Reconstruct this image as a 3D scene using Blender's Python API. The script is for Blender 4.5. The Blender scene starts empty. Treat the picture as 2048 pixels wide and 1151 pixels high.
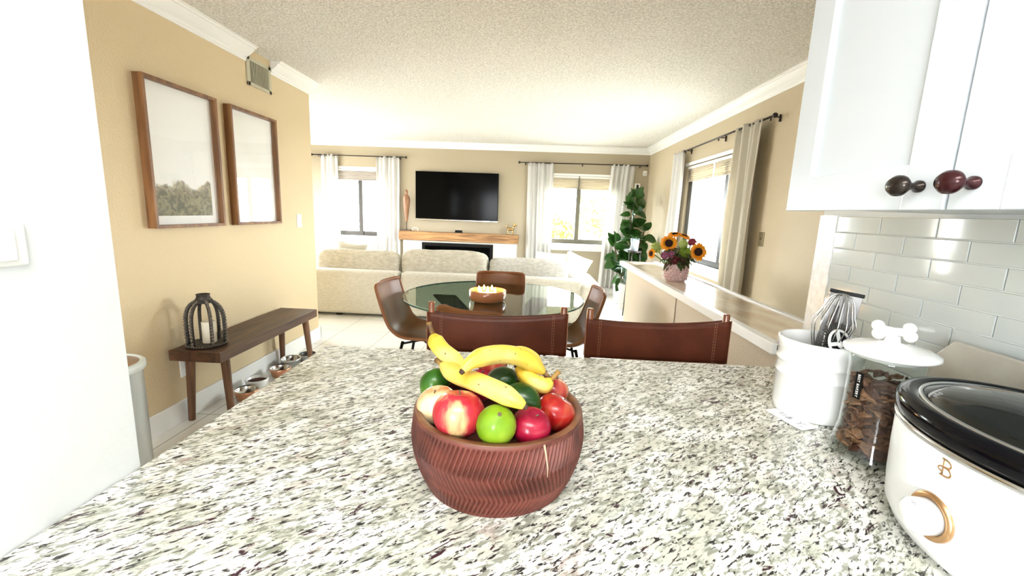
import bpy, bmesh, math, random
from mathutils import Vector, Matrix, Quaternion
PI = math.pi
S = bpy.context.scene
COL = S.collection

# ------------------------------------------------------------------ camera
F_PX = 864.5
yaw, pitch, roll = math.radians(2.1256), math.radians(9.992), math.radians(-2.0904)
fw = Vector((-math.sin(yaw)*math.cos(pitch), math.cos(yaw)*math.cos(pitch), -math.sin(pitch)))
rt = Vector((math.cos(yaw), math.sin(yaw), 0)); dn = fw.cross(rt)
rt2 = rt*math.cos(roll) + dn*math.sin(roll); dn2 = dn*math.cos(roll) - rt*math.sin(roll)
cam = bpy.data.objects.new('camera', bpy.data.cameras.new('camera')); COL.objects.link(cam)
m = Matrix.Identity(4)
for i, v in enumerate((rt2, -dn2, -fw)):
    for j in range(3): m[j][i] = v[j]
m.translation = Vector((0, 0, 1.344))
cam.matrix_world = m
cam.data.sensor_fit = 'HORIZONTAL'; cam.data.sensor_width = 36
cam.data.lens = 36*F_PX/2048
cam.data.clip_start = 0.02; cam.data.clip_end = 200
S.camera = cam

# ------------------------------------------------------------------ light and exposure
EXPOSURE = 1.3
S.view_settings.view_transform = 'Standard'; S.view_settings.look = 'None'
S.view_settings.gamma = 1; S.view_settings.exposure = EXPOSURE
S.view_settings.use_curve_mapping = False
w = bpy.data.worlds.new('World'); S.world = w; w.use_nodes = True
wn = w.node_tree.nodes; bg = wn['Background']
bg.inputs[0].default_value = (0.93, 0.97, 1.0, 1); bg.inputs[1].default_value = 18.0
S.cycles.max_bounces = 10; S.cycles.diffuse_bounces = 6; S.cycles.transparent_max_bounces = 12
S.cycles.caustics_reflective = False; S.cycles.caustics_refractive = False
S.cycles.sample_clamp_indirect = 8

def area_light(name, loc, direction, sx, sy, power, color=(1, 1, 1), portal=False):
    d = bpy.data.lights.new(name, 'AREA'); d.shape = 'RECTANGLE'; d.size = sx; d.size_y = sy
    d.energy = power; d.color = color
    o = bpy.data.objects.new(name, d); COL.objects.link(o)
    o.location = loc; o.rotation_euler = Vector(direction).to_track_quat('-Z', 'Y').to_euler()
    if portal: d.cycles.is_portal = True
    return o
sun = bpy.data.lights.new('sun', 'SUN'); sun.energy = 10.0; sun.angle = math.radians(1.5); sun.color = (1.0, 0.93, 0.82)
so = bpy.data.objects.new('sun', sun); COL.objects.link(so)
so.rotation_euler = Vector((-1.0, -0.62, -0.78)).to_track_quat('-Z', 'Y').to_euler()
# daylight portals in the window openings
area_light('portal', (-2.97, 7.62, 1.4), (0, -1, 0), 1.0, 1.15, 1, portal=True)
area_light('portal', (0.83, 7.62, 1.4), (0, -1, 0), 1.3, 1.15, 1, portal=True)
area_light('portal', (2.05, 4.93, 1.4), (-1, 0, 0), 1.5, 1.2, 1, portal=True)
area_light('portal', (-4.45, 6.0, 1.3), (1, 0, 0), 1.6, 1.5, 1, portal=True)
area_light('portal', (-1.2, -2.45, 1.45), (0, 1, 0), 1.4, 1.1, 1, portal=True)

# ------------------------------------------------------------------ materials
MATS = {}
def mat(name, color, rough=0.5, metal=0.0, noise=0.0, nscale=20, bump=0.0, bscale=60, spec=0.5, coat=0.0, trans=0.0, ior=1.45,
        color2=None, sheen=0.0, alpha=1.0, stretch=None, translucent=0.0):
    if name in MATS: return MATS[name]
    M = bpy.data.materials.new(name); M.use_nodes = True
    nt = M.node_tree; n = nt.nodes; l = nt.links; p = n['Principled BSDF']
    p.inputs['Base Color'].default_value = (*color, 1); p.inputs['Roughness'].default_value = rough
    p.inputs['Metallic'].default_value = metal; p.inputs['Specular IOR Level'].default_value = spec
    p.inputs['Coat Weight'].default_value = coat; p.inputs['Coat Roughness'].default_value = 0.08
    p.inputs['Transmission Weight'].default_value = trans; p.inputs['IOR'].default_value = ior
    p.inputs['Sheen Weight'].default_value = sheen; p.inputs['Alpha'].default_value = alpha
    tc = n.new('ShaderNodeTexCoord'); mp = n.new('ShaderNodeMapping'); l.new(tc.outputs['Object'], mp.inputs[0])
    if stretch: mp.inputs['Scale'].default_value = stretch
    if noise or color2:
        t = n.new('ShaderNodeTexNoise'); t.inputs['Scale'].default_value = nscale; t.inputs['Detail'].default_value = 6
        l.new(mp.outputs[0], t.inputs['Vector'])
        r = n.new('ShaderNodeValToRGB'); l.new(t.outputs['Fac'], r.inputs[0])
        c2 = color2 or tuple(c*(1-noise) for c in color)
        r.color_ramp.elements[0].position = 0.35; r.color_ramp.elements[1].position = 0.65
        r.color_ramp.elements[0].color = (*c2, 1); r.color_ramp.elements[1].color = (*color, 1)
        l.new(r.outputs[0], p.inputs['Base Color'])
    if bump:
        t2 = n.new('ShaderNodeTexNoise'); t2.inputs['Scale'].default_value = bscale; t2.inputs['Detail'].default_value = 4
        l.new(mp.outputs[0], t2.inputs['Vector'])
        b = n.new('ShaderNodeBump'); b.inputs['Strength'].default_value = bump; b.inputs['Distance'].default_value = 0.01
        l.new(t2.outputs['Fac'], b.inputs['Height']); l.new(b.outputs[0], p.inputs['Normal'])
    if translucent:
        tr = n.new('ShaderNodeBsdfTranslucent'); tr.inputs[0].default_value = (*color, 1)
        mx = n.new('ShaderNodeMixShader'); mx.inputs[0].default_value = translucent
        l.new(p.outputs[0], mx.inputs[1]); l.new(tr.outputs[0], mx.inputs[2])
        l.new(mx.outputs[0], n['Material Output'].inputs[0])
    MATS[name] = M
    return M

def wood(name, c1, c2, axis=0, scale=6, rough=0.45, coat=0.0, bump=0.25):
    M = bpy.data.materials.new(name); M.use_nodes = True; nt = M.node_tree; n = nt.nodes; l = nt.links; p = n['Principled BSDF']
    tc = n.new('ShaderNodeTexCoord'); mp = n.new('ShaderNodeMapping'); l.new(tc.outputs['Object'], mp.inputs[0])
    sc = [scale*6]*3; sc[axis] = scale*0.5; mp.inputs['Scale'].default_value = sc
    t = n.new('ShaderNodeTexNoise'); t.inputs['Scale'].default_value = 1; t.inputs['Detail'].default_value = 8; t.inputs['Distortion'].default_value = 0.6
    l.new(mp.outputs[0], t.inputs['Vector'])
    r = n.new('ShaderNodeValToRGB'); l.new(t.outputs['Fac'], r.inputs[0])
    r.color_ramp.elements[0].position = 0.33; r.color_ramp.elements[1].position = 0.68
    r.color_ramp.elements[0].color = (*c1, 1); r.color_ramp.elements[1].color = (*c2, 1)
    l.new(r.outputs[0], p.inputs['Base Color']); p.inputs['Roughness'].default_value = rough; p.inputs['Coat Weight'].default_value = coat
    b = n.new('ShaderNodeBump'); b.inputs['Strength'].default_value = bump; b.inputs['Distance'].default_value = 0.003
    l.new(t.outputs['Fac'], b.inputs['Height']); l.new(b.outputs[0], p.inputs['Normal'])
    MATS[name] = M
    return M

def front_fresnel(n, l, ior):
    # fresnel on the outer faces only, so that a pane's inner faces do not mirror
    f = n.new('ShaderNodeFresnel'); f.inputs[0].default_value = ior
    g = n.new('ShaderNodeNewGeometry'); s = n.new('ShaderNodeMath'); s.operation = 'SUBTRACT'; s.inputs[0].default_value = 1
    l.new(g.outputs['Backfacing'], s.inputs[1])
    k = n.new('ShaderNodeMath'); k.operation = 'MULTIPLY'; l.new(f.outputs[0], k.inputs[0]); l.new(s.outputs[0], k.inputs[1])
    return k.outputs[0]
def glass_mat(name, tint=(1, 1, 1), rough=0.0, refl=1.0):
    # thin pane: clear with a fresnel reflection
    M = bpy.data.materials.new(name); M.use_nodes = True; nt = M.node_tree; n = nt.nodes; l = nt.links
    n.remove(n['Principled BSDF'])
    t = n.new('ShaderNodeBsdfTransparent'); t.inputs[0].default_value = (*tint, 1)
    g = n.new('ShaderNodeBsdfGlossy'); g.inputs['Roughness'].default_value = rough; g.inputs[0].default_value = (refl, refl, refl, 1)
    f = front_fresnel(n, l, 1.5)
    mx = n.new('ShaderNodeMixShader'); l.new(f, mx.inputs[0]); l.new(t.outputs[0], mx.inputs[1]); l.new(g.outputs[0], mx.inputs[2])
    l.new(mx.outputs[0], n['Material Output'].inputs[0])
    MATS[name] = M
    return M

def emis(name, color, strength):
    M = bpy.data.materials.new(name); M.use_nodes = True; n = M.node_tree.nodes; n.remove(n['Principled BSDF'])
    e = n.new('ShaderNodeEmission'); e.inputs[0].default_value = (*color, 1); e.inputs[1].default_value = strength
    M.node_tree.links.new(e.outputs[0], n['Material Output'].inputs[0]); MATS[name] = M
    return M

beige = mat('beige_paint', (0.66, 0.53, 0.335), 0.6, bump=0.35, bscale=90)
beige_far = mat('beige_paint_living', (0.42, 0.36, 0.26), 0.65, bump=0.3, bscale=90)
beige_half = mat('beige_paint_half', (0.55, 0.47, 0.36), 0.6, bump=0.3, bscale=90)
white_wall = mat('white_wall_paint', (0.76, 0.785, 0.80), 0.5, bump=0.12, bscale=45)
white_trim = mat('white_trim', (0.86, 0.86, 0.85), 0.35)
white_gloss = mat('white_gloss', (0.88, 0.88, 0.87), 0.12, coat=0.5)
ceil_m = mat('popcorn_ceiling', (0.86, 0.84, 0.80), 0.9, bump=0.8, bscale=95, color2=(0.56, 0.54, 0.50), nscale=80)
cab_m = mat('white_cabinet_paint', (0.60, 0.64, 0.68), 0.3)
black = mat('black', (0.004, 0.004, 0.004), 0.45, spec=0.2)
black_gloss = mat('black_gloss', (0.002, 0.002, 0.003), 0.10, spec=0.22)
tv_m = mat('tv_screen', (0.001, 0.001, 0.001), 0.12, spec=0.06)
dark_bronze = mat('dark_bronze', (0.045, 0.035, 0.03), 0.35, metal=0.6)
steel = mat('steel', (0.62, 0.62, 0.62), 0.18, metal=1.0)
steel_dull = mat('brushed_steel', (0.5, 0.52, 0.52), 0.35, metal=1.0)
copper = mat('copper', (0.72, 0.36, 0.22), 0.25, metal=0.9)
gold = mat('gold', (0.55, 0.36, 0.16), 0.2, metal=1.0)
rose_gold = mat('rose_gold', (0.62, 0.38, 0.20), 0.28, metal=1.0)
leather = mat('brown_leather', (0.105, 0.026, 0.011), 0.42, spec=0.3, noise=0.35, nscale=8, bump=0.08, bscale=160)
leather_shell = mat('tan_leather', (0.16, 0.060, 0.018), 0.36, spec=0.3, noise=0.3, nscale=7, bump=0.05, bscale=160)
thread = mat('thread', (0.36, 0.17, 0.10), 0.7)
sofa_m = mat('sofa_fabric', (0.56, 0.53, 0.45), 0.9, color2=(0.47, 0.44, 0.37), nscale=22, bump=0.3, bscale=220, stretch=(1, 1, 3.5), sheen=0.2)
cush_m = mat('cushion_fabric', (0.56, 0.53, 0.45), 0.9, color2=(0.43, 0.40, 0.33), nscale=18, bump=0.35, bscale=150, stretch=(1, 1, 2.2))
pillow_w = mat('pillow_white', (0.80, 0.78, 0.74), 0.9, bump=0.3, bscale=120)
pillow_b = mat('pillow_beige', (0.42, 0.39, 0.31), 0.9, bump=0.3, bscale=120)
curtain_m = mat('sheer_curtain', (0.74, 0.73, 0.71), 0.8, translucent=0.30)
curtain_l = mat('linen_curtain', (0.60, 0.56, 0.47), 0.8, translucent=0.22)
blind_m = mat('blind_fabric', (0.50, 0.45, 0.36), 0.8, translucent=0.35)
blind_g = mat('blind_grey', (0.42, 0.38, 0.34), 0.8, translucent=0.2)
wood_bench = wood('bench_wood', (0.032, 0.012, 0.006), (0.12, 0.055, 0.027), axis=1, scale=4)
wood_leg = wood('bench_leg_wood', (0.07, 0.028, 0.012), (0.21, 0.10, 0.048), axis=2, scale=5)
wood_frame = wood('frame_wood', (0.13, 0.050, 0.016), (0.27, 0.125, 0.045), axis=2, scale=5)
wood_mantel = wood('mantel_wood', (0.16, 0.07, 0.022), (0.46, 0.25, 0.10), axis=0, scale=5)
wood_stat = wood('statue_wood', (0.16, 0.07, 0.03), (0.33, 0.16, 0.075), axis=2, scale=8)
wood_stool = wood('stool_wood', (0.13, 0.035, 0.012), (0.30, 0.09, 0.03), axis=2, scale=8, rough=0.25, coat=0.5)
wood_dark = wood('table_wood', (0.07, 0.045, 0.033), (0.17, 0.115, 0.085), axis=2, scale=5)
glass_clear = glass_mat('pane_glass', (0.96, 0.98, 0.97))
glass_pic = glass_mat('picture_glass', (0.98, 0.98, 0.98), refl=1.0)

def granite():
    M = bpy.data.materials.new('granite'); M.use_nodes = True; nt = M.node_tree; n = nt.nodes; l = nt.links; p = n['Principled BSDF']
    tc = n.new('ShaderNodeTexCoord')
    def noise(scale, rotz, sc, detail=5, dist=0.0, rough=0.6, off=0.0):
        mp = n.new('ShaderNodeMapping'); l.new(tc.outputs['Object'], mp.inputs[0])
        mp.vector_type = 'TEXTURE'
        mp.inputs['Rotation'].default_value = (0, 0, rotz); mp.inputs['Scale'].default_value = sc; mp.inputs['Location'].default_value = (off, off*0.7, 0)
        t = n.new('ShaderNodeTexNoise'); t.inputs['Scale'].default_value = scale; t.inputs['Detail'].default_value = detail
        t.inputs['Distortion'].default_value = dist; t.inputs['Roughness'].default_value = rough
        l.new(mp.outputs[0], t.inputs['Vector']); return t.outputs['Fac']
    def ramp(v, a, b, ca=0.0, cb=1.0):
        r = n.new('ShaderNodeMapRange'); r.inputs[1].default_value = a; r.inputs[2].default_value = b; r.inputs[3].default_value = ca; r.inputs[4].default_value = cb
        l.new(v, r.inputs[0]); return r.outputs[0]
    def mix(f, a, b):
        x = n.new('ShaderNodeMix'); x.data_type = 'RGBA'
        l.new(f, x.inputs[0])
        for k, v in ((6, a), (7, b)):
            if isinstance(v, tuple): x.inputs[k].default_value = (*v, 1)
            else: l.new(v, x.inputs[k])
        return x.outputs[2]
    def mul(a, b):
        x = n.new('ShaderNodeMath'); x.operation = 'MULTIPLY'; l.new(a, x.inputs[0])
        if isinstance(b, float): x.inputs[1].default_value = b
        else: l.new(b, x.inputs[1])
        return x.outputs[0]
    rz = math.radians(38)
    st = (3.2, 1.0, 1.0)
    cloud = ramp(noise(20, rz, (1.8, 1, 1), 4), 0.38, 0.60)
    base = mix(cloud, (0.55, 0.55, 0.47), (0.86, 0.86, 0.82))
    green = ramp(noise(120, rz, (2.4, 1, 1), 5, 0.6, off=3.0), 0.48, 0.60)
    c1 = mix(mul(green, 0.9), base, (0.22, 0.23, 0.18))
    pink = ramp(noise(30, rz, (2, 1, 1), 4, 0.4, off=7.0), 0.60, 0.70)
    c2 = mix(mul(pink, 0.5), c1, (0.42, 0.30, 0.27))
    dark = ramp(noise(175, rz, st, 5, 0.5, 0.65, off=5.0), 0.55, 0.60)
    c3 = mix(dark, c2, (0.030, 0.026, 0.026))
    wine = ramp(noise(60, rz, st, 6, 0.8, 0.7, off=9.0), 0.60, 0.63)
    c4 = mix(wine, c3, (0.05, 0.022, 0.030))
    l.new(c4, p.inputs['Base Color']); p.inputs['Roughness'].default_value = 0.16; p.inputs['Specular IOR Level'].default_value = 0.5
    MATS['granite'] = M
    return M
granite_m = granite()

def floor_mat():
    M = bpy.data.materials.new('floor_tile'); M.use_nodes = True; nt = M.node_tree; n = nt.nodes; l = nt.links; p = n['Principled BSDF']
    tc = n.new('ShaderNodeTexCoord'); b = n.new('ShaderNodeTexBrick'); l.new(tc.outputs['Object'], b.inputs['Vector'])
    b.offset = 0.0; b.inputs['Scale'].default_value = 1.0; b.inputs['Brick Width'].default_value = 0.5; b.inputs['Row Height'].default_value = 0.5
    b.inputs['Mortar Size'].default_value = 0.004; b.inputs['Mortar Smooth'].default_value = 0.2
    b.inputs['Color1'].default_value = (0.80, 0.78, 0.73, 1); b.inputs['Color2'].default_value = (0.76, 0.75, 0.71, 1); b.inputs['Mortar'].default_value = (0.42, 0.38, 0.32, 1)
    l.new(b.outputs['Color'], p.inputs['Base Color']); p.inputs['Roughness'].default_value = 0.18
    bp = n.new('ShaderNodeBump'); bp.invert = True; bp.inputs['Strength'].default_value = 0.3; bp.inputs['Distance'].default_value = 0.002
    l.new(b.outputs['Fac'], bp.inputs['Height']); l.new(bp.outputs[0], p.inputs['Normal'])
    return M
floor_m = floor_mat()

# ------------------------------------------------------------------ mesh helpers
def box(bm, x0, x1, y0, y1, z0, z1, rot=None, piv=None):
    r = bmesh.ops.create_cube(bm, size=1)
    for v in r['verts']:
        v.co = Vector((x0+(v.co.x+.5)*(x1-x0), y0+(v.co.y+.5)*(y1-y0), z0+(v.co.z+.5)*(z1-z0)))
        if rot is not None:
            p = Vector(piv if piv else ((x0+x1)/2, (y0+y1)/2, (z0+z1)/2)); v.co = p + rot @ (v.co-p)
    return r['verts']
def B(*boxes):
    bm = bmesh.new()
    for b in boxes: box(bm, *b)
    return bm
def frame_of(t):
    t = t.normalized(); a = Vector((0, 0, 1)) if abs(t.z) < 0.95 else Vector((1, 0, 0))
    u = t.cross(a).normalized(); return u, t.cross(u).normalized()
def tube(bm, pts, r, seg=10, cap=True, flat=1.0, closed=False):
    pts = [Vector(p) for p in pts]; n = len(pts); rings = []
    u = None
    for i, p in enumerate(pts):
        if closed: t = pts[(i+1) % n]-pts[i-1]
        else: t = pts[min(i+1, n-1)]-pts[max(i-1, 0)]
        t.normalize()
        if u is None: u, v = frame_of(t)
        else:
            u = (u - t*u.dot(t)).normalized(); v = t.cross(u)
        rr = r[i] if isinstance(r, (list, tuple)) else r
        rings.append([bm.verts.new(p+(u*math.cos(2*PI*k/seg)+v*math.sin(2*PI*k/seg)*flat)*rr) for k in range(seg)])
    for i in range(n if closed else n-1):
        A, Bq = rings[i], rings[(i+1) % n]
        for k in range(seg): bm.faces.new((A[k], A[(k+1) % seg], Bq[(k+1) % seg], Bq[k]))
    if cap and not closed:
        bm.faces.new(rings[0][::-1]); bm.faces.new(rings[-1])
    return rings
def lathe(bm, prof, seg=48, loc=(0, 0, 0), sy=1.0, close=False):
    loc = Vector(loc); rings = []
    for r, z in prof:
        if r < 1e-5: rings.append([bm.verts.new(loc+Vector((0, 0, z)))])
        else: rings.append([bm.verts.new(loc+Vector((r*math.cos(2*PI*k/seg), r*sy*math.sin(2*PI*k/seg), z))) for k in range(seg)])
    prs = list(zip(rings, rings[1:])) + ([(rings[-1], rings[0])] if close else [])
    for A, Bq in prs:
        for k in range(seg):
            k2 = (k+1) % seg
            if len(A) == 1 and len(Bq) == 1: continue
            if len(A) == 1: bm.faces.new((A[0], Bq[k2], Bq[k]))
            elif len(Bq) == 1: bm.faces.new((A[k], A[k2], Bq[0]))
            else: bm.faces.new((A[k], A[k2], Bq[k2], Bq[k]))
    return rings
def ball(bm, c, r, sub=3, sc=(1, 1, 1)):
    q = bmesh.ops.create_icosphere(bm, subdivisions=sub, radius=1)
    for v in q['verts']: v.co = Vector(c)+Vector((v.co.x*r*sc[0], v.co.y*r*sc[1], v.co.z*r*sc[2]))
    return q['verts']
def grid(bm, P, nu, nv, closed_u=False):
    V = [[bm.verts.new(P(i, j)) for j in range(nv)] for i in range(nu)]
    for i in range(nu if closed_u else nu-1):
        for j in range(nv-1):
            a = V[i]; b = V[(i+1) % nu]
            bm.faces.new((a[j], b[j], b[j+1], a[j+1]))
    return V
def smooth_path(pts, n=24):
    pts = [Vector(p) for p in pts]; out = []
    m = len(pts)
    for k in range(n):
        t = k/(n-1)*(m-1); i = min(int(t), m-2); f = t-i
        p0, p1, p2, p3 = pts[max(i-1, 0)], pts[i], pts[i+1], pts[min(i+2, m-1)]
        out.append(0.5*((2*p1)+(p2-p0)*f+(2*p0-5*p1+4*p2-p3)*f*f+(3*p1-3*p2+p3-p0)*f**3))
    return out

def obj(name, bm, material, parent=None, smooth=False, bevel=0.0, seg=2, subsurf=0, solid=0.0, angle=40, kind=None, label=None):
    bmesh.ops.recalc_face_normals(bm, faces=bm.faces[:])
    me = bpy.data.meshes.new(name); bm.to_mesh(me); bm.free()
    o = bpy.data.objects.new(name, me); COL.objects.link(o)
    me.materials.append(material)
    if smooth:
        for p in me.polygons: p.use_smooth = True
    if solid:
        s = o.modifiers.new('solid', 'SOLIDIFY'); s.thickness = solid; s.offset = 0
    if bevel:
        b = o.modifiers.new('bevel', 'BEVEL'); b.width = bevel; b.segments = seg; b.limit_method = 'ANGLE'; b.angle_limit = math.radians(angle)
        for p in me.polygons: p.use_smooth = True
        wn_ = o.modifiers.new('wn', 'WEIGHTED_NORMAL')
    if subsurf:
        s = o.modifiers.new('sub', 'SUBSURF'); s.levels = subsurf; s.render_levels = subsurf
    if parent is not None:
        o.parent = parent
        root = parent
        o.matrix_parent_inverse = Matrix.Identity(4)
    if kind: o['kind'] = kind
    if label: o['label'] = label
    return o
def tag(o, label, cat, group=None):
    o['label'] = label; o['category'] = cat
    if group: o['group'] = group
    return o
def thing(name, label, cat, loc=(0, 0, 0), rz=0, group=None):
    o = bpy.data.objects.new(name, None); COL.objects.link(o); o.location = loc; o.rotation_euler = (0, 0, rz); o.empty_display_size = 0.05
    return tag(o, label, cat, group)
def wthing(name, label, cat, group=None):
    # a thing whose parts are written in room coordinates; finish() moves the Empty to its base
    return thing(name, label, cat, (0, 0, 0), 0, group)
def finish(root, loc):
    loc = Vector(loc); root.location = loc
    for c in root.children: c.location = c.location - loc
def struct(name, bm, m, **k): return obj(name, bm, m, kind='structure', **k)
def dup(root, loc=None, rz=None, label=None, group=None):
    r = root.copy(); COL.objects.link(r)
    if loc is not None: r.location = loc
    if rz is not None: r.rotation_euler = (0, 0, rz)
    if label: r['label'] = label
    if group: r['group'] = group
    for c in list(root.children):
        d = c.copy(); COL.objects.link(d); d.parent = r
        for g in list(c.children):
            e = g.copy(); COL.objects.link(e); e.parent = d
    return r
def text_bm(body, size, extrude=0.0005, spacing=1.0):
    c = bpy.data.curves.new('t', 'FONT'); c.body = body; c.size = size; c.extrude = extrude; c.align_x = 'CENTER'; c.align_y = 'CENTER'; c.space_character = spacing
    o = bpy.data.objects.new('t', c); COL.objects.link(o)
    me = bpy.data.meshes.new_from_object(o); bm = bmesh.new(); bm.from_mesh(me)
    bpy.data.objects.remove(o); bpy.data.meshes.remove(me)
    return bm
def xform(bm, M):
    for v in bm.verts: v.co = M @ v.co
    return bm

# ------------------------------------------------------------------ dimensions
CE = 2.44; LX = -2.10; RX = 1.93; FY = 7.50; WX = 0.90; CT = 0.914
BY = -2.3; LLX = -4.3; LEND = 4.16
W1 = (-3.45, -2.50, 0.84, 1.97); W2 = (0.22, 1.45, 0.84, 1.97); W3 = (4.20, 5.66, 0.84, 1.98)

# ------------------------------------------------------------------ structure
struct('floor', B((LLX-.2, RX+.2, BY-.2, FY+.2, -0.1, 0)), floor_m)
struct('ceiling', B((LLX-.2, RX+.2, BY-.2, FY+.2, CE, CE+.1)), ceil_m)
def wall_x(name, y0, y1, xa, xb, holes, m):      # wall running along x with holes (x0,x1,z0,z1)
    bs = []; x = xa
    for h in holes:
        bs += [(x, h[0], y0, y1, 0, CE), (h[0], h[1], y0, y1, 0, h[2]), (h[0], h[1], y0, y1, h[3], CE)]; x = h[1]
    bs.append((x, xb, y0, y1, 0, CE)); return struct(name, B(*bs), m)
def wall_y(name, x0, x1, ya, yb, holes, m):
    bs = []; y = ya
    for h in holes:
        bs += [(x0, x1, y, h[0], 0, CE), (x0, x1, h[0], h[1], 0, h[2]), (x0, x1, h[0], h[1], h[3], CE)]; y = h[1]
    bs.append((x0, x1, y, yb, 0, CE)); return struct(name, B(*bs), m)
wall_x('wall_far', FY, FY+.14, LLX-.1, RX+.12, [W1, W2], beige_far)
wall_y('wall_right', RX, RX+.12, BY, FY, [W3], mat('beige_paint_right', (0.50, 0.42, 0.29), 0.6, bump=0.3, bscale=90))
wall_y('wall_left', LX-.12, LX, BY, LEND, [], beige)
wall_x('wall_hall', LEND-.12, LEND, LLX, LX-.12, [], beige)
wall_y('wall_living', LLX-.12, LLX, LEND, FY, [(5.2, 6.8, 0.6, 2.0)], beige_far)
wall_x('wall_back', BY-.12, BY, LX-.12, RX+.12, [(-1.9, -0.5, 0.9, 2.0)], white_wall)
struct('wall_near', B((-0.74, -0.62, -0.9, 0.619, 0, CE)), white_wall)
struct('wall_kitchen', B((WX, WX+.12, BY, 1.39, 0, CE)), white_wall)
struct('trim_backsplash', B((WX-.009, WX, 1.315, 1.39, CT, 1.367)), mat('marble_strip', (0.92, 0.93, 0.94), 0.25, color2=(0.80, 0.81, 0.81), nscale=60))

# tiles of the backsplash: real bevelled glass tiles over grout, one patterned surface
bm = bmesh.new()
box(bm, WX-.004, WX, -1.2, 1.315, CT, 1.367)
struct('wall_backsplash', bm, mat('grout', (0.82, 0.82, 0.79), 0.8))
bm = bmesh.new(); tw, th = 0.157, 0.0452; row = 0; z = CT+.003
z_top = 1.367
r0 = 1.3465
k = 0
rows = []
zz = 1.3635
while zz > CT+.01:
    rows.append((max(zz-th+.0028, CT+.002), zz)); zz -= th
for ri, (za, zb) in enumerate(rows):
    off = (0.0, 0.5)[ri % 2]*tw
    y = 1.150 + off + tw
    while y > -0.6:
        ya, yb = y-tw+.0028, min(y, 1.312)
        if yb-ya > .01: box(bm, WX-.010, WX-.003, ya, yb, za, zb)
        y -= tw
tile_m = mat('glass_tile', (0.60, 0.64, 0.63), 0.07, noise=0.05, nscale=3, coat=0.6)
struct('trim_tiles', bm, tile_m, bevel=0.0012, seg=2)

# half wall beside the stairs
struct('wall_half', B((0.84, 1.11, 1.395, 3.70, 0, 0.9125)), beige_half)
struct('trim_half_wall_joint', B((0.836, 0.84, 2.425, 2.432, 0, 0.915)), mat('joint', (0.30, 0.25, 0.19), 0.8))

# crown moulding
def crown(name, p0, p1, inward, m=white_trim):
    p0, p1, n = Vector(p0), Vector(p1), Vector(inward)
    prof = [(-.003, 0.098), (.006, 0.098), (.006, 0.085), (0.012, 0.08), (0.012, 0.066), (0.022, 0.060), (0.040, 0.048), (0.060, 0.030), (0.070, 0.018), (0.082, 0.016), (0.084, 0.006), (0.098, 0.004), (0.098, -.004), (-.003, -.004)]
    bm = bmesh.new(); A = [bm.verts.new(p0+n*a+Vector((0, 0, CE-b))) for a, b in prof]; Bq = [bm.verts.new(p1+n*a+Vector((0, 0, CE-b))) for a, b in prof]
    for i in range(len(prof)):
        j = (i+1) % len(prof); bm.faces.new((A[i], A[j], Bq[j], Bq[i]))
    bm.faces.new(A); bm.faces.new(Bq[::-1])
    return struct(name, bm, m)
crown('trim_crown_far', (LLX, FY, 0), (RX, FY, 0), (0, -1, 0))
crown('trim_crown_right', (RX, BY, 0), (RX, FY, 0), (-1, 0, 0))
crown('trim_crown_left', (LX, BY, 0), (LX, 3.27, 0), (1, 0, 0))
crown('trim_crown_left_end', (LX, 3.56, 0), (LX, LEND+.02, 0), (1, 0, 0))
crown('trim_crown_living', (LLX, LEND, 0), (LLX, FY, 0), (1, 0, 0))
struct('baseboard_left', B((LX, LX+.018, BY, LEND+.018, 0, .13), (LX-.12, LX+.018, LEND, LEND+.018, 0, .13)), white_trim, bevel=.004)
struct('baseboard_far', B((LLX, RX, FY-.018, FY, 0, .12)), white_trim, bevel=.004)
struct('baseboard_right', B((RX-.018, RX, 1.4, FY, 0, .12)), white_trim, bevel=.004)
struct('baseboard_half', B((0.825, 0.84, 1.395, 3.71, 0, .10)), white_trim, bevel=.004)

# windows
def window_x(idx, W, mull, fm):
    x0, x1, z0, z1 = W; y = FY+.025
    ob = struct('window_%d' % idx, B((x0, x1, y, y+.05, z0, z0+.075), (x0, x1, y, y+.05, z1-.04, z1), (x0, x0+.04, y, y+.05, z0, z1), (x1-.04, x1, y, y+.05, z0, z1), (mull-.035, mull+.035, y-.012, y+.05, z0, z1)), fm)
    obj('pane', B((x0+.04, x1-.04, y+.02, y+.026, z0+.05, z1-.04)), glass_clear, ob)
    obj('window_sill', B((x0-.06, x1+.06, FY-.05, FY+.06, z0-.022, z0), (x0-.03, x1+.03, FY-.018, FY, z0-.12, z0-.022)), white_trim, ob, bevel=.004)
    obj('casing', B((x0-.04, x1+.04, FY-.015, FY, z1, z1+.035), (x0-.05, x0, FY-.015, FY, z0, z1), (x1, x1+.05, FY-.015, FY, z0, z1)), white_trim, ob)
    return ob
win_dark = mat('window_aluminium', (0.06, 0.055, 0.05), 0.4, metal=0.4)
win_olive = mat('window_aluminium_pale', (0.17, 0.16, 0.12), 0.4, metal=0.4)
window_x(1, W1, -2.955, win_dark); window_x(2, W2, 0.79, win_olive)
y0, y1, z0, z1 = W3; x = RX+.04
ob = struct('window_3', B((x-.02, x+.05, y0, y1, z0, z0+.06), (x, x+.05, y0, y1, z1-.04, z1), (x, x+.05, y0, y0+.04, z0, z1), (x-.01, x+.05, y1-.13, y1, z0, z1), (x-.012, x+.05, 4.54, 4.61, z0, z1)), win_dark)
obj('pane', B((x+.02, x+.026, y0+.04, y1-.04, z0+.05, z1-.04)), glass_clear, ob)
obj('window_sill', B((RX-.05, RX+.05, y0-.06, y1+.06, z0-.022, z0), (RX-.018, RX, y0-.03, y1+.03, z0-.12, z0-.022)), white_trim, ob, bevel=.004)
obj('casing', B((RX-.015, RX, y0-.05, y1+.05, z1, z1+.035)), white_trim, ob)
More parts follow.
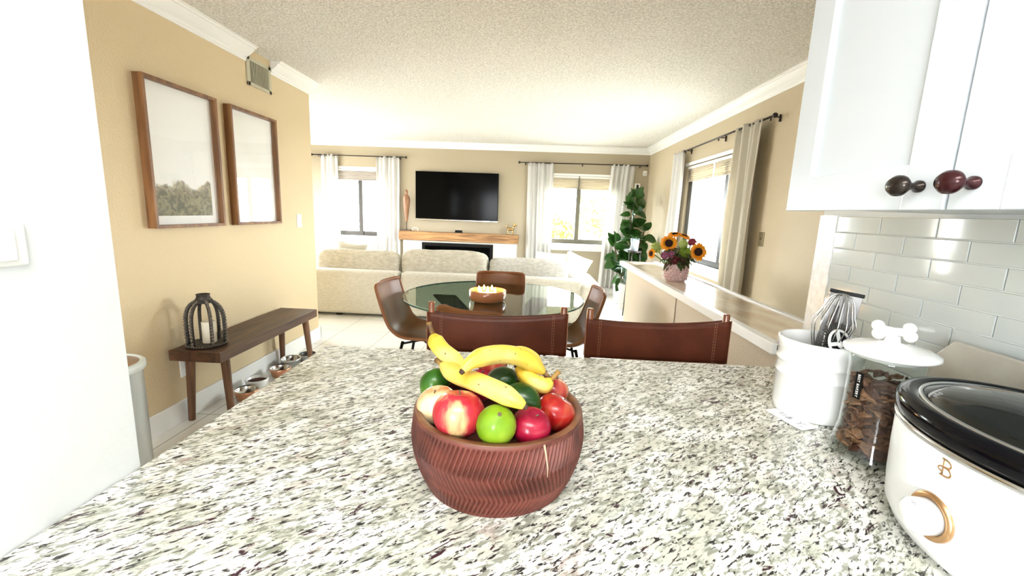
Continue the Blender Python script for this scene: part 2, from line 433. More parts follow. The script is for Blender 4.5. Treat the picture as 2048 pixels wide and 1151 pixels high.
ob = struct('window_4', B((-1.9, -.5, BY-.08, BY-.04, .9, .95), (-1.9, -.5, BY-.08, BY-.04, 1.95, 2.0), (-1.9, -1.85, BY-.08, BY-.04, .9, 2.0), (-.55, -.5, BY-.08, BY-.04, .9, 2.0), (-1.22, -1.18, BY-.08, BY-.04, .9, 2.0)), white_trim)  # out of view, added to bring daylight into the kitchen from behind
ob = struct('window_5', B((LLX-.08, LLX-.04, 5.2, 6.8, .6, .66), (LLX-.08, LLX-.04, 5.2, 6.8, 1.94, 2.0), (LLX-.08, LLX-.04, 5.97, 6.03, .6, 2.0)), white_trim)  # unseen side window, added only to light the living room

# ------------------------------------------------------------------ outside
grass = mat('patio', (0.42, 0.41, 0.38), 0.9, noise=0.2, nscale=3)
o = struct('ground', B((-30, 30, -30, 40, -0.45, -0.35)), grass)
leaf_out = mat('garden_leaves', (0.30, 0.36, 0.10), 0.6, color2=(0.50, 0.48, 0.16), nscale=2, translucent=0.5)
bark = mat('bark', (0.12, 0.08, 0.05), 0.8, bump=.5)
def garden_tree(x, y, r, h, label, seed):
    rnd = random.Random(seed)
    t = thing('garden_tree', label, 'tree', (x, y, -0.35))
    bm = bmesh.new(); tube(bm, [(0, 0, 0), (.05, 0, h*.5), (0, .05, h)], [.12, .09, .05], 8); obj('trunk', bm, bark, t, smooth=True)
    bm = bmesh.new()
    for i in range(1500):
        d = Vector((rnd.gauss(0, 1), rnd.gauss(0, 1), rnd.gauss(0, 1))).normalized()*r*rnd.uniform(.45, 1)
        c = Vector((0, 0, h))+Vector((d.x, d.y, d.z*.8)); u = Vector((rnd.gauss(0, 1), rnd.gauss(0, 1), rnd.gauss(0, 1))).normalized(); v = u.orthogonal().normalized()
        s = rnd.uniform(.06, .13)
        bm.faces.new([bm.verts.new(c+u*s), bm.verts.new(c+v*s*.5), bm.verts.new(c-u*s), bm.verts.new(c-v*s*.5)])
    obj('crown', bm, leaf_out, t)
garden_tree(1.95, 11.6, 1.1, 1.9, 'pale green leafy tree outside the window beside the fig plant', 3)
garden_tree(0.9, 13.5, .8, 1.2, 'low bush in the garden outside, left of the leafy tree', 5)

# ------------------------------------------------------------------ kitchen: peninsula, counter, cabinet
t = wthing('countertop', 'speckled white, green and black granite countertop under the fruit bowl', 'countertop')
bm = bmesh.new()
pts = [(-0.619, 0.10), (-0.619, 1.275), (0.895, 1.275), (0.895, -1.4), (0.30, -1.4), (0.30, 0.10)]
lo = [bm.verts.new((x, y, CT-.032)) for x, y in pts]; hi = [bm.verts.new((x, y, CT)) for x, y in pts]
bm.faces.new(hi); bm.faces.new(lo[::-1])
for i in range(6): j = (i+1) % 6; bm.faces.new((lo[i], lo[j], hi[j], hi[i]))
obj('slab', bm, granite_m, t, bevel=.005, seg=3)
finish(t, (0.14, 0.7, CT-.032))
t = wthing('base_cabinet', 'white base cabinet carrying the granite countertop', 'cabinet')
obj('body', B((-0.58, 0.89, 0.16, 1.0, 0.0, CT-.033), (0.34, 0.89, -1.38, 0.17, 0, CT-.033)), cab_m, t)
finish(t, (0.14, 0.6, 0))

t = wthing('wall_cabinet', 'white upper cabinet with dark oval knobs above the glass tiles', 'cabinet')
CX = 0.55
obj('body', B((CX+.021, WX-.001, -0.5, 0.972, 1.372, CE-.001)), cab_m, t, bevel=.002)
def cab_door(ya, yb, z0=1.367, z1=2.42, fr=0.066):
    d = .02
    ob = obj('door', B((CX, CX+d, ya, ya+fr, z0, z1), (CX, CX+d, yb-fr, yb, z0, z1), (CX, CX+d, ya+fr, yb-fr, z0, z0+fr), (CX, CX+d, ya+fr, yb-fr, z1-fr, z1)), cab_m, t, bevel=.0018)
    obj('door_panel', B((CX+.010, CX+d-.001, ya+fr-.002, yb-fr+.002, z0+fr-.002, z1-fr+.002)), cab_m, ob)
    return ob
knob_m = mat('knob_black', (0.03, 0.022, 0.018), 0.22, metal=0.5); knob_r = mat('knob_oxblood', (0.04, 0.008, 0.010), 0.22, metal=0.3)
def knob(parent, y, z, m):
    bm = bmesh.new()
    prof = [(0, 0), (.009, .0), (.009, .003), (.0055, .006), (.005, .017), (.011, .021), (.0155, .027), (.0155, .032), (.011, .038), (.0, .041)]
    lathe(bm, prof, 24)
    xform(bm, Matrix.Translation((CX, y, z)) @ Matrix.Rotation(-PI/2, 4, 'Y') @ Matrix.Diagonal((0.95, 1.15, 1, 1)))
    obj('knob', bm, m, parent, smooth=True)
d1 = cab_door(0.6145, 0.975); knob(d1, 0.655, 1.400, knob_m)
d2 = cab_door(0.22, 0.6085); knob(d2, 0.578, 1.400, knob_r)
d3 = cab_door(-0.2, 0.214); knob(d3, 0.17, 1.400, knob_m)
finish(t, (0.72, 0.25, 1.367))

# unseen ceiling fixture added to light the kitchen (behind and above the viewer)
t = thing('added_ceiling_light', 'flat white unseen ceiling panel added to light the kitchen', 'fill lamp', (-0.0, -0.55, CE-.06))
obj('housing', B((-.55, .55, -.32, .32, .02, .06)), white_trim, t)
area_light('kitchen_fill_lamp', (0, -0.55, CE-.065), (0, 0, -1), 1.0, .55, 18, (1.0, 0.97, 0.92))

# ------------------------------------------------------------------ ledge
ledge_m = mat('ledge_marble', (0.80, 0.72, 0.60), 0.14, color2=(0.62, 0.50, 0.37), nscale=5, stretch=(3, 1, 1), coat=0.3)
t = wthing('ledge', 'cream marble ledge with white edges on top of the half wall', 'ledge')
obj('slab', B((0.822, 1.125, 1.395, 3.86, 0.916, 0.948)), ledge_m, t)
obj('front_edge', B((0.806, 0.845, 1.395, 3.87, 0.913, 0.951)), white_trim, t, bevel=.004)
obj('back_edge', B((1.105, 1.135, 1.395, 3.87, 0.913, 0.956)), white_trim, t, bevel=.004)
finish(t, (0.97, 2.6, 0.913))

# ------------------------------------------------------------------ switches, outlet, vent, sensors
def plate(name, label, cat, loc, rz, w=.075, h=.118, mt=white_trim, rocker=True, outlet=False, rk=1.0):
    # local: plate faces +y
    t = thing(name, label, cat, loc, rz)
    obj('plate', B((-w/2, w/2, 0, .007, -h/2, h/2)), mt, t, bevel=.003)
    if outlet:
        for s in (-1, 1): obj('socket', B((-.016, .016, .006, .009, s*.026-.013, s*.026+.013)), white_gloss, t, bevel=.002)
    elif rocker: obj('rocker', B((-.017/rk**.7, .017/rk**.7, .006, .011, -.033*rk, .033*rk)), white_gloss, t, bevel=.002)
    else: obj('toggle', B((-.005, .005, .006, .022, -.004, .012)), mt, t, bevel=.002)
    return t
plate('light_switch', 'white switch plate on the beige wall past the framed pictures', 'switch', (LX, 3.88, 1.195), -PI/2, rocker=False)
plate('light_switch', 'white rocker switch on the bright white wall', 'switch', (-0.62, 0.4655, 1.285), -PI/2, w=.078, h=.053, rk=.6)
brass = mat('aged_brass', (0.30, 0.25, 0.15), 0.35, metal=.7)
plate('light_switch', 'brass switch plate on the wall behind the ledge', 'switch', (RX, 3.71, 1.193), PI/2, mt=brass, rocker=False)
plate('wall_outlet', 'white power outlet low on the wall behind the bench', 'outlet', (LX, 2.46, 0.33), -PI/2, outlet=True)
vent_m = mat('vent_paint', (0.50, 0.47, 0.35), 0.5)
t = thing('air_vent', 'beige louvered air vent high on the wall between crown pieces', 'vent', (LX, 3.405, 2.285), -PI/2)
obj('frame', B((-.145, .145, 0, .012, .075, .10), (-.145, .145, 0, .012, -.10, -.075), (-.145, -.115, 0, .012, -.10, .10), (.115, .145, 0, .012, -.10, .10)), vent_m, t, bevel=.002)
obj('backing', B((-.12, .12, 0, .003, -.08, .08)), black, t)
for i in range(13):
    bm = bmesh.new(); xx = -.108+i*.018
    box(bm, xx-.0025, xx+.0025, .002, .010, -.076, .076); obj('slat', bm, vent_m, t)
t = thing('motion_sensor', 'small white wall sensor near the ceiling corner beside the curtain rod', 'sensor', (1.86, FY, 2.05))
obj('casing', B((-.032, .032, -.035, 0, -.04, .04)), white_gloss, t, bevel=.01, seg=3)
obj('lens', B((-.02, .02, -.038, -.034, -.025, .005)), mat('lens', (.6, .6, .6), .3), t)
t = thing('thermostat', 'white wall keypad with dark screen above the fig plant', 'thermostat', (1.755, FY, 1.825))
obj('casing', B((-.045, .045, -.022, 0, -.06, .06)), white_gloss, t, bevel=.006)
obj('screen', B((-.018, .018, -.025, -.021, -.03, .035)), black, t)

# ------------------------------------------------------------------ framed pictures
def art_mat():
    M = bpy.data.materials.new('landscape_print'); M.use_nodes = True; nt = M.node_tree; n = nt.nodes; l = nt.links; p = n['Principled BSDF']
    tc = n.new('ShaderNodeTexCoord'); sp = n.new('ShaderNodeSeparateXYZ'); l.new(tc.outputs['Object'], sp.inputs[0])
    t = n.new('ShaderNodeTexNoise'); t.inputs['Scale'].default_value = 9; t.inputs['Detail'].default_value = 6; l.new(tc.outputs['Object'], t.inputs[0])
    a = n.new('ShaderNodeMath'); a.operation = 'MULTIPLY_ADD'; a.inputs[1].default_value = .18; l.new(t.outputs['Fac'], a.inputs[0]); l.new(sp.outputs['Z'], a.inputs[2])
    r = n.new('ShaderNodeValToRGB'); l.new(a.outputs[0], r.inputs[0])
    e = r.color_ramp.elements; e[0].position = 0.0; e[0].color = (.20, .19, .13, 1); e[1].position = 1.0
    mr = n.new('ShaderNodeMapRange'); mr.inputs[1].default_value = -.42; mr.inputs[2].default_value = .06; l.new(a.outputs[0], mr.inputs[0]); l.new(mr.outputs[0], r.inputs[0])
    e[1].color = (.96, .96, .95, 1); x = e.new(.62); x.color = (.24, .22, .16, 1); x = e.new(.72); x.color = (.36, .32, .26, 1); x = e.new(.76); x.color = (.94, .94, .93, 1)
    t2 = n.new('ShaderNodeTexNoise'); t2.inputs['Scale'].default_value = 26; t2.inputs['Detail'].default_value = 5; t2.inputs['Distortion'].default_value = 1; l.new(tc.outputs['Object'], t2.inputs[0])
    r2 = n.new('ShaderNodeValToRGB'); r2.color_ramp.elements[0].position = .4; r2.color_ramp.elements[1].position = .65; r2.color_ramp.elements[0].color = (.65, .65, .65, 1); r2.color_ramp.elements[1].color = (1.5, 1.5, 1.35, 1); l.new(t2.outputs['Fac'], r2.inputs[0])
    mx = n.new('ShaderNodeMix'); mx.data_type = 'RGBA'; mx.blend_type = 'MULTIPLY'; dk = n.new('ShaderNodeMapRange'); dk.inputs[1].default_value = .5; dk.inputs[2].default_value = .9; dk.inputs[3].default_value = 1; dk.inputs[4].default_value = 0; l.new(r.outputs[0], dk.inputs[0]); l.new(dk.outputs[0], mx.inputs[0]); l.new(r.outputs[0], mx.inputs[6]); l.new(r2.outputs[0], mx.inputs[7])
    l.new(mx.outputs[2], p.inputs['Base Color']); p.inputs['Roughness'].default_value = .6
    return M
art_m = art_mat()
mat_board = mat('mat_board', (0.95, 0.95, 0.94), 0.6)
art2_m = mat('pale_print', (0.95, 0.95, 0.93), 0.6, color2=(0.90, 0.88, 0.83), nscale=3)
def picture(y0, y1, z0, z1, pm, label):
    cy, cz = (y0+y1)/2, (z0+z1)/2; w, h = (y1-y0)/2, (z1-z0)/2
    t = thing('framed_picture', label, 'picture', (LX, cy, cz), 0, 'framed pictures over the bench')
    f = .018; D = .052
    obj('frame', B((0, D, -w, -w+f, -h, h), (0, D, w-f, w, -h, h), (0, D, -w+f, w-f, h-f, h), (0, D, -w+f, w-f, -h, -h+f)), wood_frame, t, bevel=.0015)
    obj('mat_board', B((.004, .012, -w+f, w-f, -h+f, h-f)), mat_board, t)
    obj('print', B((.012, .014, -w+f+.012, w-f-.05, -h+f+.05, h-f-.02)), pm, t)
    obj('glass', B((.034, .036, -w+f, w-f, -h+f, h-f)), glass_pic, t)
picture(2.31, 2.86, 1.182, 1.990, art_m, 'wood framed print of a misty hill above the lantern')
picture(2.985, 3.525, 1.182, 1.990, art2_m, 'wood framed pale, nearly blank print nearest the light switch')

# ------------------------------------------------------------------ bench, lantern, pet bowls, bin
t = wthing('bench', 'long dark wooden bench along the beige wall', 'bench')
obj('seat', B((-2.075, -1.765, 2.325, 3.48, 0.415, 0.478)), wood_bench, t, bevel=.004)
for (x, y, sx, sy) in ((-2.03, 2.43, -.02, -.01), (-1.845, 2.47, .03, -.02), (-2.03, 3.40, -.02, .02), (-1.83, 3.40, .03, .02)):
    bm = bmesh.new(); tube(bm, [(x+sx, y+sy, 0), (x, y, .415)], [.019, .026], 14)
    obj('leg', bm, wood_leg, t, smooth=True, bevel=.002)
finish(t, (-1.92, 2.9, 0))

bead_m = mat('bead_metal', (0.22, 0.19, 0.16), 0.4, metal=.7, noise=.5, nscale=60)
lant_m = mat('lantern_iron', (0.06, 0.052, 0.045), 0.5, metal=.5, noise=.4, nscale=40)
LC = Vector((-1.945, 2.465, .478))
t = thing('lantern', 'dark metal lantern with beaded ribs on the bench end', 'lantern', LC)
bm = bmesh.new(); lathe(bm, [(0, 0), (.105, 0), (.108, .006), (.105, .014), (.0, .014)], 40); obj('base', bm, lant_m, t, smooth=True, bevel=.002)
bm = bmesh.new()
for k in range(44): a = 2*PI*k/44; ball(bm, (.106*math.cos(a), .106*math.sin(a), .012), .0062, 1)
obj('beaded_edge', bm, bead_m, t, smooth=True)
for k in range(6):
    a = 2*PI*k/6+.42; ca, sa = math.cos(a), math.sin(a)
    prof = smooth_path([(.092, 0, .012), (.096, 0, .10), (.092, 0, .19), (.070, 0, .245), (.034, 0, .272)], 18)
    bm = bmesh.new(); tube(bm, [(p.x*ca, p.x*sa, p.z) for p in prof], .0095, 8)
    rb = obj('rib', bm, lant_m, t, smooth=True)
    bm = bmesh.new(); sp = []; sr = []
    for i in range(145):
        q = i/144*(len(prof)-1); i0 = min(int(q), len(prof)-2); p = prof[i0].lerp(prof[i0+1], q-i0)
        up = max(0, (i/144-.72)/.28); rr = p.x+.008*(1-up*.5)
        sp.append((rr*ca, rr*sa, p.z+.006*up)); sr.append(.0020+.0068*abs(math.sin(i/144*20*PI)))
    tube(bm, sp, sr, 8)
    obj('beads', bm, bead_m, rb, smooth=True)
bm = bmesh.new(); lathe(bm, [(.0, .262), (.05, .262), (.052, .270), (.036, .276), (.034, .310), (.038, .314), (.034, .314), (.030, .28), (.0, .279)], 32); obj('chimney', bm, lant_m, t, smooth=True)
bm = bmesh.new(); tube(bm, [(.055*math.cos(a), .006, .268+.04*math.sin(a)) for a in [PI*(i/16)*1.0 for i in range(17)]], .0022, 6); obj('handle', bm, lant_m, t, smooth=True)
wax = mat('candle_wax', (0.85, 0.80, 0.66), 0.45, translucent=.2)
bm = bmesh.new(); lathe(bm, [(0, 0), (.036, 0), (.037, .003), (.037, .128), (.032, .131), (.02, .126), (0, .124)], 32)
c = obj('candle', bm, wax, smooth=True); c.location = LC+Vector((.012, .008, .015)); tag(c, 'cream pillar candle standing inside the lantern', 'candle')

def pet_bowl(x, y, r, h, label, inner, outer, food=None):
    t = thing('pet_bowl', label, 'bowl', (x, y, 0), 0, 'pet bowls under the bench')
    bm = bmesh.new(); lathe(bm, [(0, 0), (r*.72, 0), (r*.80, .004), (r*.98, h*.85), (r, h), (r*.96, h)], 40); obj('shell', bm, outer, t, smooth=True)
    bm = bmesh.new(); lathe(bm, [(r*.985, h+.001), (r*.95, h+.003), (r*.90, h*.9), (r*.66, .012), (0, .009)], 40); obj('liner', bm, inner, t, smooth=True)
    if food:
        bm = bmesh.new(); lathe(bm, [(0, h*.74), (r*.5, h*.72), (r*.86, h*.66), (r*.8, h*.5), (0, h*.5)], 24)
        f = obj('pet_food', bm, food, smooth=True, kind='stuff'); f.location = (x, y, 0.006); f['label'] = 'dark red kibble filling the white bowl'; f['category'] = 'pet food'
kib = mat('kibble', (0.10, 0.022, 0.012), .8, bump=1.0, bscale=120, color2=(.03, .01, .008), nscale=90)
pet_bowl(-1.915, 2.745, .078, .070, 'copper sided steel bowl, nearest of those under the bench', steel, copper)
pet_bowl(-1.955, 2.925, .078, .075, 'white bowl of dark food under the bench', white_gloss, white_gloss, kib)
pet_bowl(-1.925, 3.175, .078, .070, 'copper sided steel bowl under the bench, past the white bowl', steel, copper)
pet_bowl(-1.955, 3.375, .080, .075, 'all steel bowl on the floor by the far bench legs', steel, steel_dull)
pet_bowl(-1.900, 3.545, .070, .060, 'dark bowl farthest along, beyond the bench leg', mat('bowl_dark', (.05, .05, .05), .3), steel_dull)

t = thing('trash_can', 'grey metal bin with rimmed lid behind the white wall', 'bin', (-1.785, 1.655, 0))
bm = bmesh.new(); lathe(bm, [(0, 0), (.14, 0), (.14, .62), (0, .62)], 48); obj('body', bm, steel_dull, t, smooth=True, bevel=.004)
bm = bmesh.new(); lathe(bm, [(.147, .615), (.152, .622), (.152, .645), (.142, .652), (.132, .65), (.132, .615)], 48, close=True); obj('rim', bm, mat('bin_rim', (.62, .66, .64), .35), t, smooth=True)
bm = bmesh.new(); lathe(bm, [(0, .650), (.131, .646), (.131, .62), (0, .62)], 48); obj('lid', bm, mat('bin_lid', (.42, .27, .17), .35, metal=.6), t, smooth=True)

# ------------------------------------------------------------------ living room wall: tv, mantel, fireplace, decor
t = thing('television', 'large black flat television on the far wall over the mantel', 'television', (-1.268, FY, 1.563))
obj('body', B((-.705, .705, -.075, -.03, -.40, .40)), black, t, bevel=.004)
obj('screen', B((-.695, .695, -.078, -.0745, -.378, .392)), tv_m, t)
obj('bottom_bezel', B((-.705, .705, -.080, -.072, -.403, -.392)), steel, t)
obj('wall_mount', B((-.2, .2, -.03, 0, -.2, .2)), black, t)
t = wthing('fireplace', 'white fireplace surround with black electric insert under the mantel', 'fireplace')
obj('surround', B((-2.18, -0.22, FY-.10, FY-.001, 0, .80)), mat('surround_white', (.80, .79, .76), .6), t)
obj('insert_frame', B((-1.855, -0.625, FY-.118, FY-.10, .30, .775)), black, t, bevel=.003)
obj('firebox_glass', B((-1.80, -.68, FY-.121, FY-.117, .34, .72)), tv_m, t)
finish(t, (-1.2, FY-.05, 0))
t = wthing('mantel', 'rough natural wood beam mantel below the television', 'shelf')
obj('beam', B((-2.235, -.195, 7.30, FY-.001, .812, .958)), wood_mantel, t, bevel=.006)
finish(t, (-1.215, 7.4, .812))
t = thing('figurine', 'tall slender carved wooden figure on the mantel end', 'figurine', (-2.115, 7.38, .958))
obj('base', B((-.075, .075, -.05, .05, 0, .022)), wood_dark, t, bevel=.003)
bm = bmesh.new(); tube(bm, [(0, 0, .02), (0, 0, .14)], .006, 8); obj('rod', bm, dark_bronze, t, smooth=True)
bm = bmesh.new()
pr = [(.006, .135), (.016, .15), (.030, .24), (.048, .38), (.062, .50), (.060, .56), (.040, .595), (.018, .605), (.016, .62), (.026, .635), (.029, .655), (.022, .680), (.0, .692)]
lathe(bm, pr, 24, sy=.6); obj('carved_body', bm, wood_stat, t, smooth=True, subsurf=1)
bm = bmesh.new(); pth = [(-.045, 0, .012), (-.055, 0, .03), (-.045, 0, .055), (-.01, 0, .062), (.03, 0, .058), (.048, 0, .03), (.04, 0, .012)]
tube(bm, smooth_path(pth, 20), .007, 8); o = obj('ring_ornament', bm, mat('ceramic_cream', (.72, .70, .62), .3), smooth=True); o.location = (-1.965, 7.38, .953); tag(o, 'small pale looped ornament beside the carved wooden figure', 'ornament')
t = thing('media_box', 'small black box standing in the middle of the mantel', 'electronics', (-1.215, 7.38, .958))
obj('casing', B((-.06, .055, -.04, .04, .0, .042)), black, t, bevel=.004); obj('base_plate', B((-.075, .075, -.045, .045, 0, .008)), dark_bronze, t)
t = thing('dog_figurine', 'shiny gold dog figurine on the mantel end', 'figurine', (-.335, 7.38, .958))
bm = bmesh.new(); ball(bm, (0, 0, .095), .03, 3, (1.9, 1, 1)); ball(bm, (.048, 0, .125), .022, 3, (.8, .9, 1.6)); ball(bm, (.062, 0, .165), .026, 3, (1, .9, .9)); ball(bm, (.094, 0, .155), .015, 3, (1.4, 1, .8))
obj('body', bm, gold, t, smooth=True)
for x, y in ((-.040, -.018), (-.040, .018), (.04, -.018), (.04, .018)):
    bm = bmesh.new(); tube(bm, [(x, y, .085), (x-.004, y, .05), (x, y, .012), (x+.008, y, .004)], [.015, .011, .010, .012], 10); obj('leg', bm, gold, t, smooth=True)
for s in (-1, 1):
    bm = bmesh.new(); ball(bm, (.052, s*.018, .190), .011, 2, (.7, .6, 1.9)); obj('ear', bm, gold, t, smooth=True)
bm = bmesh.new(); tube(bm, [(-.05, 0, .105), (-.068, 0, .135), (-.064, 0, .165)], [.009, .008, .011], 8); obj('tail', bm, gold, t, smooth=True)

# ------------------------------------------------------------------ curtains, rods, blinds
def rod(p0, p1, wall_n, label, brk):
    p0, p1, n = Vector(p0), Vector(p1), Vector(wall_n)
    t = thing('curtain_rod', label, 'curtain rod', (p0+p1)/2, 0)
    c = (p0+p1)/2
    bm = bmesh.new(); tube(bm, [p0-c, p1-c], .009, 10); obj('pole', bm, dark_bronze, t, smooth=True)
    d = (p1-p0).normalized()
    for e, s in ((p0, -1), (p1, 1)):
        bm = bmesh.new(); ball(bm, e-c+d*s*.018, .021, 2); obj('finial', bm, dark_bronze, t, smooth=True)
    for f in brk:
        q = p0.lerp(p1, f)-c; bm = bmesh.new(); tube(bm, [q, q+n*.078], .006, 6); tube(bm, [q+n*.07-Vector((0, 0, .035)), q+n*.07+Vector((0, 0, .02))], .008, 6); tube(bm, [q+Vector((0, 0, -.03)), q], .006, 6)
        obj('bracket', bm, dark_bronze, t, smooth=True)
ZR = 2.175
rod((-3.72, 7.42, ZR), (-2.15, 7.42, ZR), (0, 1, 0), 'dark metal rod over the window left of the television', (.06, .94))
rod((-.21, 7.42, ZR-.02), (1.85, 7.42, ZR-.01), (0, 1, 0), 'dark metal rod over the window right of the television', (.04, .5, .96))
rod((1.85, 3.62, 2.15), (1.85, 5.62, 2.15), (1, 0, 0), 'dark metal rod over the side window', (.02, .5, .97))
def curtain(a0, a1, b0, b1, ztop, zbot, axis, off, folds, m, label, seed, amp=.026, group=None):
    # a*: extent along the wall at the top, b*: at the bottom
    rnd = random.Random(seed); ph = [rnd.uniform(0, 6) for _ in range(4)]
    nu, nv = folds*10+1, 26
    bm = bmesh.new()
    c = (a0+a1)/2
    def P(i, j):
        u = i/(nu-1); v = j/(nv-1)
        along = (a0+(a1-a0)*u)*(1-v)+(b0+(b1-b0)*u)*v
        w = math.sin(2*PI*folds*u+ph[0]+.5*math.sin(3*v+ph[1]))*amp*(.6+.5*v)+math.sin(2*PI*folds*.43*u+ph[2])*amp*.5
        w += .004*math.sin(9*v+ph[3]+6*u)
        z = ztop+(zbot-ztop)*v + (.008*abs(math.sin(2*PI*folds*u)) if j == 0 else 0)
        return Vector((along-c, w, z)) if axis == 'x' else Vector((w, along-c, z))
    grid(bm, P, nu, nv)
    o = obj('curtain', bm, m, smooth=True, solid=.0015)
    o.location = (c, off, 0) if axis == 'x' else (off, c, 0)
    tag(o, label, 'curtain', group)
    return o
curtain(-3.585, -3.30, -3.60, -3.30, 2.185, .12, 'x', 7.42, 4, curtain_m, 'sheer white curtain left of the window beside the hall wall', 1, group='sheer white curtains')
curtain(-2.64, -2.24, -2.65, -2.24, 2.18, .12, 'x', 7.42, 5, curtain_m, 'sheer white curtain beside the carved wooden figure', 2, group='sheer white curtains')
curtain(-.085, .345, -.06, .38, 2.15, .10, 'x', 7.42, 6, curtain_m, 'sheer white curtain nearest the gold dog figurine', 3, group='sheer white curtains')
curtain(1.295, 1.685, 1.20, 1.60, 2.165, .10, 'x', 7.42, 5, curtain_m, 'sheer white curtain behind the fig plant', 4, group='sheer white curtains')
curtain(5.58, 5.98, 5.60, 6.05, 2.16, .10, 'y', 1.85, 5, curtain_m, 'pale curtain at the far edge of the side window, behind the sunflowers', 5, group='side window curtains')
curtain(3.76, 4.20, 3.80, 4.16, 2.16, .10, 'y', 1.85, 5, curtain_l, 'ivory curtain at the near edge of the side window by the brass switch', 6, amp=.035, group='side window curtains')
def blind(lo, hi, ztop, zbot, axis, off, m, label, n=6):
    bm = bmesh.new()
    c = (lo+hi)/2
    for k in range(2):
        pass
    prof = []
    for i in range(n*2+1):
        prof.append(((.012 if i % 2 else 0), ztop+(zbot-ztop)*i/(n*2)))
    def P(i, j):
        d, z = prof[j]; a = (lo, hi)[i]-c
        return Vector((a, -d, z)) if axis == 'x' else Vector((-d, a, z))
    grid(bm, P, 2, len(prof))
    t = thing('window_blind', label, 'blind', (c, off, 0) if axis == 'x' else (off, c, 0))
    obj('shade', bm, m, t, solid=.003)
    if axis == 'x': obj('rail', B((lo-c, hi-c, -.02, .015, ztop, ztop+.03)), white_trim, t); obj('bottom_rail', B((lo-c, hi-c, -.015, .008, zbot-.012, zbot)), m, t)
    else: obj('rail', B((-.02, .015, lo-c, hi-c, ztop, ztop+.03)), white_trim, t); obj('bottom_rail', B((-.015, .008, lo-c, hi-c, zbot-.012, zbot)), m, t)
blind(W1[0]+.01, W1[1]-.01, 1.935, 1.79, 'x', FY+.006, blind_g, 'grey pleated blind raised over the window left of the television')
blind(W2[0]+.01, .775, 1.935, 1.775, 'x', FY+.006, blind_m, 'beige pleated blind half nearest the television')
blind(.795, W2[1]-.01, 1.935, 1.765, 'x', FY+.006, blind_m, 'beige pleated blind half nearest the room corner')
blind(4.90, W3[1]-.01, 1.94, 1.80, 'y', RX+.022, blind_m, 'beige pleated blind on the far half of the side window')
blind(W3[0]+.01, 4.88, 1.94, 1.80, 'y', RX+.022, blind_m, 'beige pleated blind on the near half of the side window')

# ------------------------------------------------------------------ sofa
t = wthing('sofa', 'long light beige sofa with its back towards the table', 'sofa')
obj('base', B((-3.55, .84, 5.28, 6.02, .03, .30)), sofa_m, t, bevel=.03, seg=3)
obj('back', B((-3.55, -1.575, 5.10, 5.30, .035, .575)), sofa_m, t, bevel=.045, seg=5)
obj('back', B((-1.545, .66, 5.10, 5.30, .035, .575)), sofa_m, t, bevel=.045, seg=5)
obj('arm', B((.60, .87, 5.085, 6.03, .035, .545)), sofa_m, t, bevel=.07, seg=6)
for x0, x1 in ((-3.5, -2.6), (-2.58, -1.56), (-1.53, -.5), (-.48, .60)):
    obj('seat_cushion', B((x0, x1, 5.30, 6.04, .27, .44)), sofa_m, t, bevel=.04, seg=4)
for x in (-3.4, -2.35, -1.6, -.4, .7):
    for y in (5.2, 5.95): obj('foot', B((x-.03, x+.03, y-.03, y+.03, 0, .04)), black, t)
finish(t, (-1.4, 5.55, 0))
def soft_box(bm, sx, sy, sz, n=9, p=5.0, wob=.0, seed=0):
    rnd = random.Random(seed); q = bmesh.ops.create_cube(bm, size=2)
    bmesh.ops.subdivide_edges(bm, edges=bm.edges[:], cuts=n, use_grid_fill=True)
    ph = [rnd.uniform(0, 6) for _ in range(6)]
    for v in bm.verts:
        c = v.co.copy(); s = (abs(c.x)**p+abs(c.y)**p+abs(c.z)**p)**(1/p); c = c/s
        c = Vector((c.x*sx, c.y*sy, c.z*sz))
        c += Vector((math.sin(3*v.co.y+ph[0]+4*v.co.z), math.sin(4*v.co.x+ph[1]), math.sin(5*v.co.x+ph[2]+2*v.co.y)))*wob
        v.co = c
def cushion(name, x0, x1, z0, z1, y, th, m, label, tilt=-.12, seed=0, p=6.0, group=None, rz=0, cat='cushion', roll_=0, wob=.006):
    bm = bmesh.new(); soft_box(bm, (x1-x0)/2, th/2, (z1-z0)/2, 10, p, wob, seed)
    o = obj(name, bm, m, smooth=True); o.location = ((x0+x1)/2, y, (z0+z1)/2); o.rotation_euler = (tilt, roll_, rz); tag(o, label, cat, group)
    return o
G = 'loose back cushions of the sofa'
cushion('sofa_cushion', -2.70, -1.63, .44, .800, 5.42, .20, cush_m, 'beige sofa back cushion nearest the hall wall', seed=1, group=G)
cushion('sofa_cushion', -1.605, -.515, .44, .836, 5.42, .20, cush_m, 'beige sofa back cushion in front of the fireplace, tallest one', seed=2, group=G)
cushion('sofa_cushion', -.495, .50, .44, .775, 5.42, .20, mat('cushion_grey', (.56, .54, .49), .9, color2=(.42, .40, .37), nscale=26, bump=.35, bscale=150, stretch=(1, 1, 2.2)), 'greyer sofa back cushion nearest the sofa arm', seed=3, group=G)
def pillow(x, y, z, w, h, th, m, label, rot, seed):
    bm = bmesh.new(); n = 15
    for s in (1, -1):
        def P(i, j):
            u, v = i/(n-1)*2-1, j/(n-1)*2-1
            k = (1-abs(u)**2.6)*(1-abs(v)**2.6); pin = 1-.10*(1-abs(v))*abs(u)**4*0
            uu = u*(1-.07*(1-v*v)*abs(u)); vv = v*(1-.07*(1-u*u)*abs(v))
            return Vector((uu*w/2, s*th/2*max(k, 0)**.5, vv*h/2))
        grid(bm, P, n, n)
    bmesh.ops.remove_doubles(bm, verts=bm.verts[:], dist=.0005)
    o = obj('throw_pillow', bm, m, smooth=True); o.location = (x, y, z); o.rotation_euler = rot; tag(o, label, 'pillow')
pillow(-2.38, 5.62, .66, .42, .42, .14, pillow_b, 'beige throw pillow peeking over the leftmost sofa cushion', (-.3, .08, 0), 1)
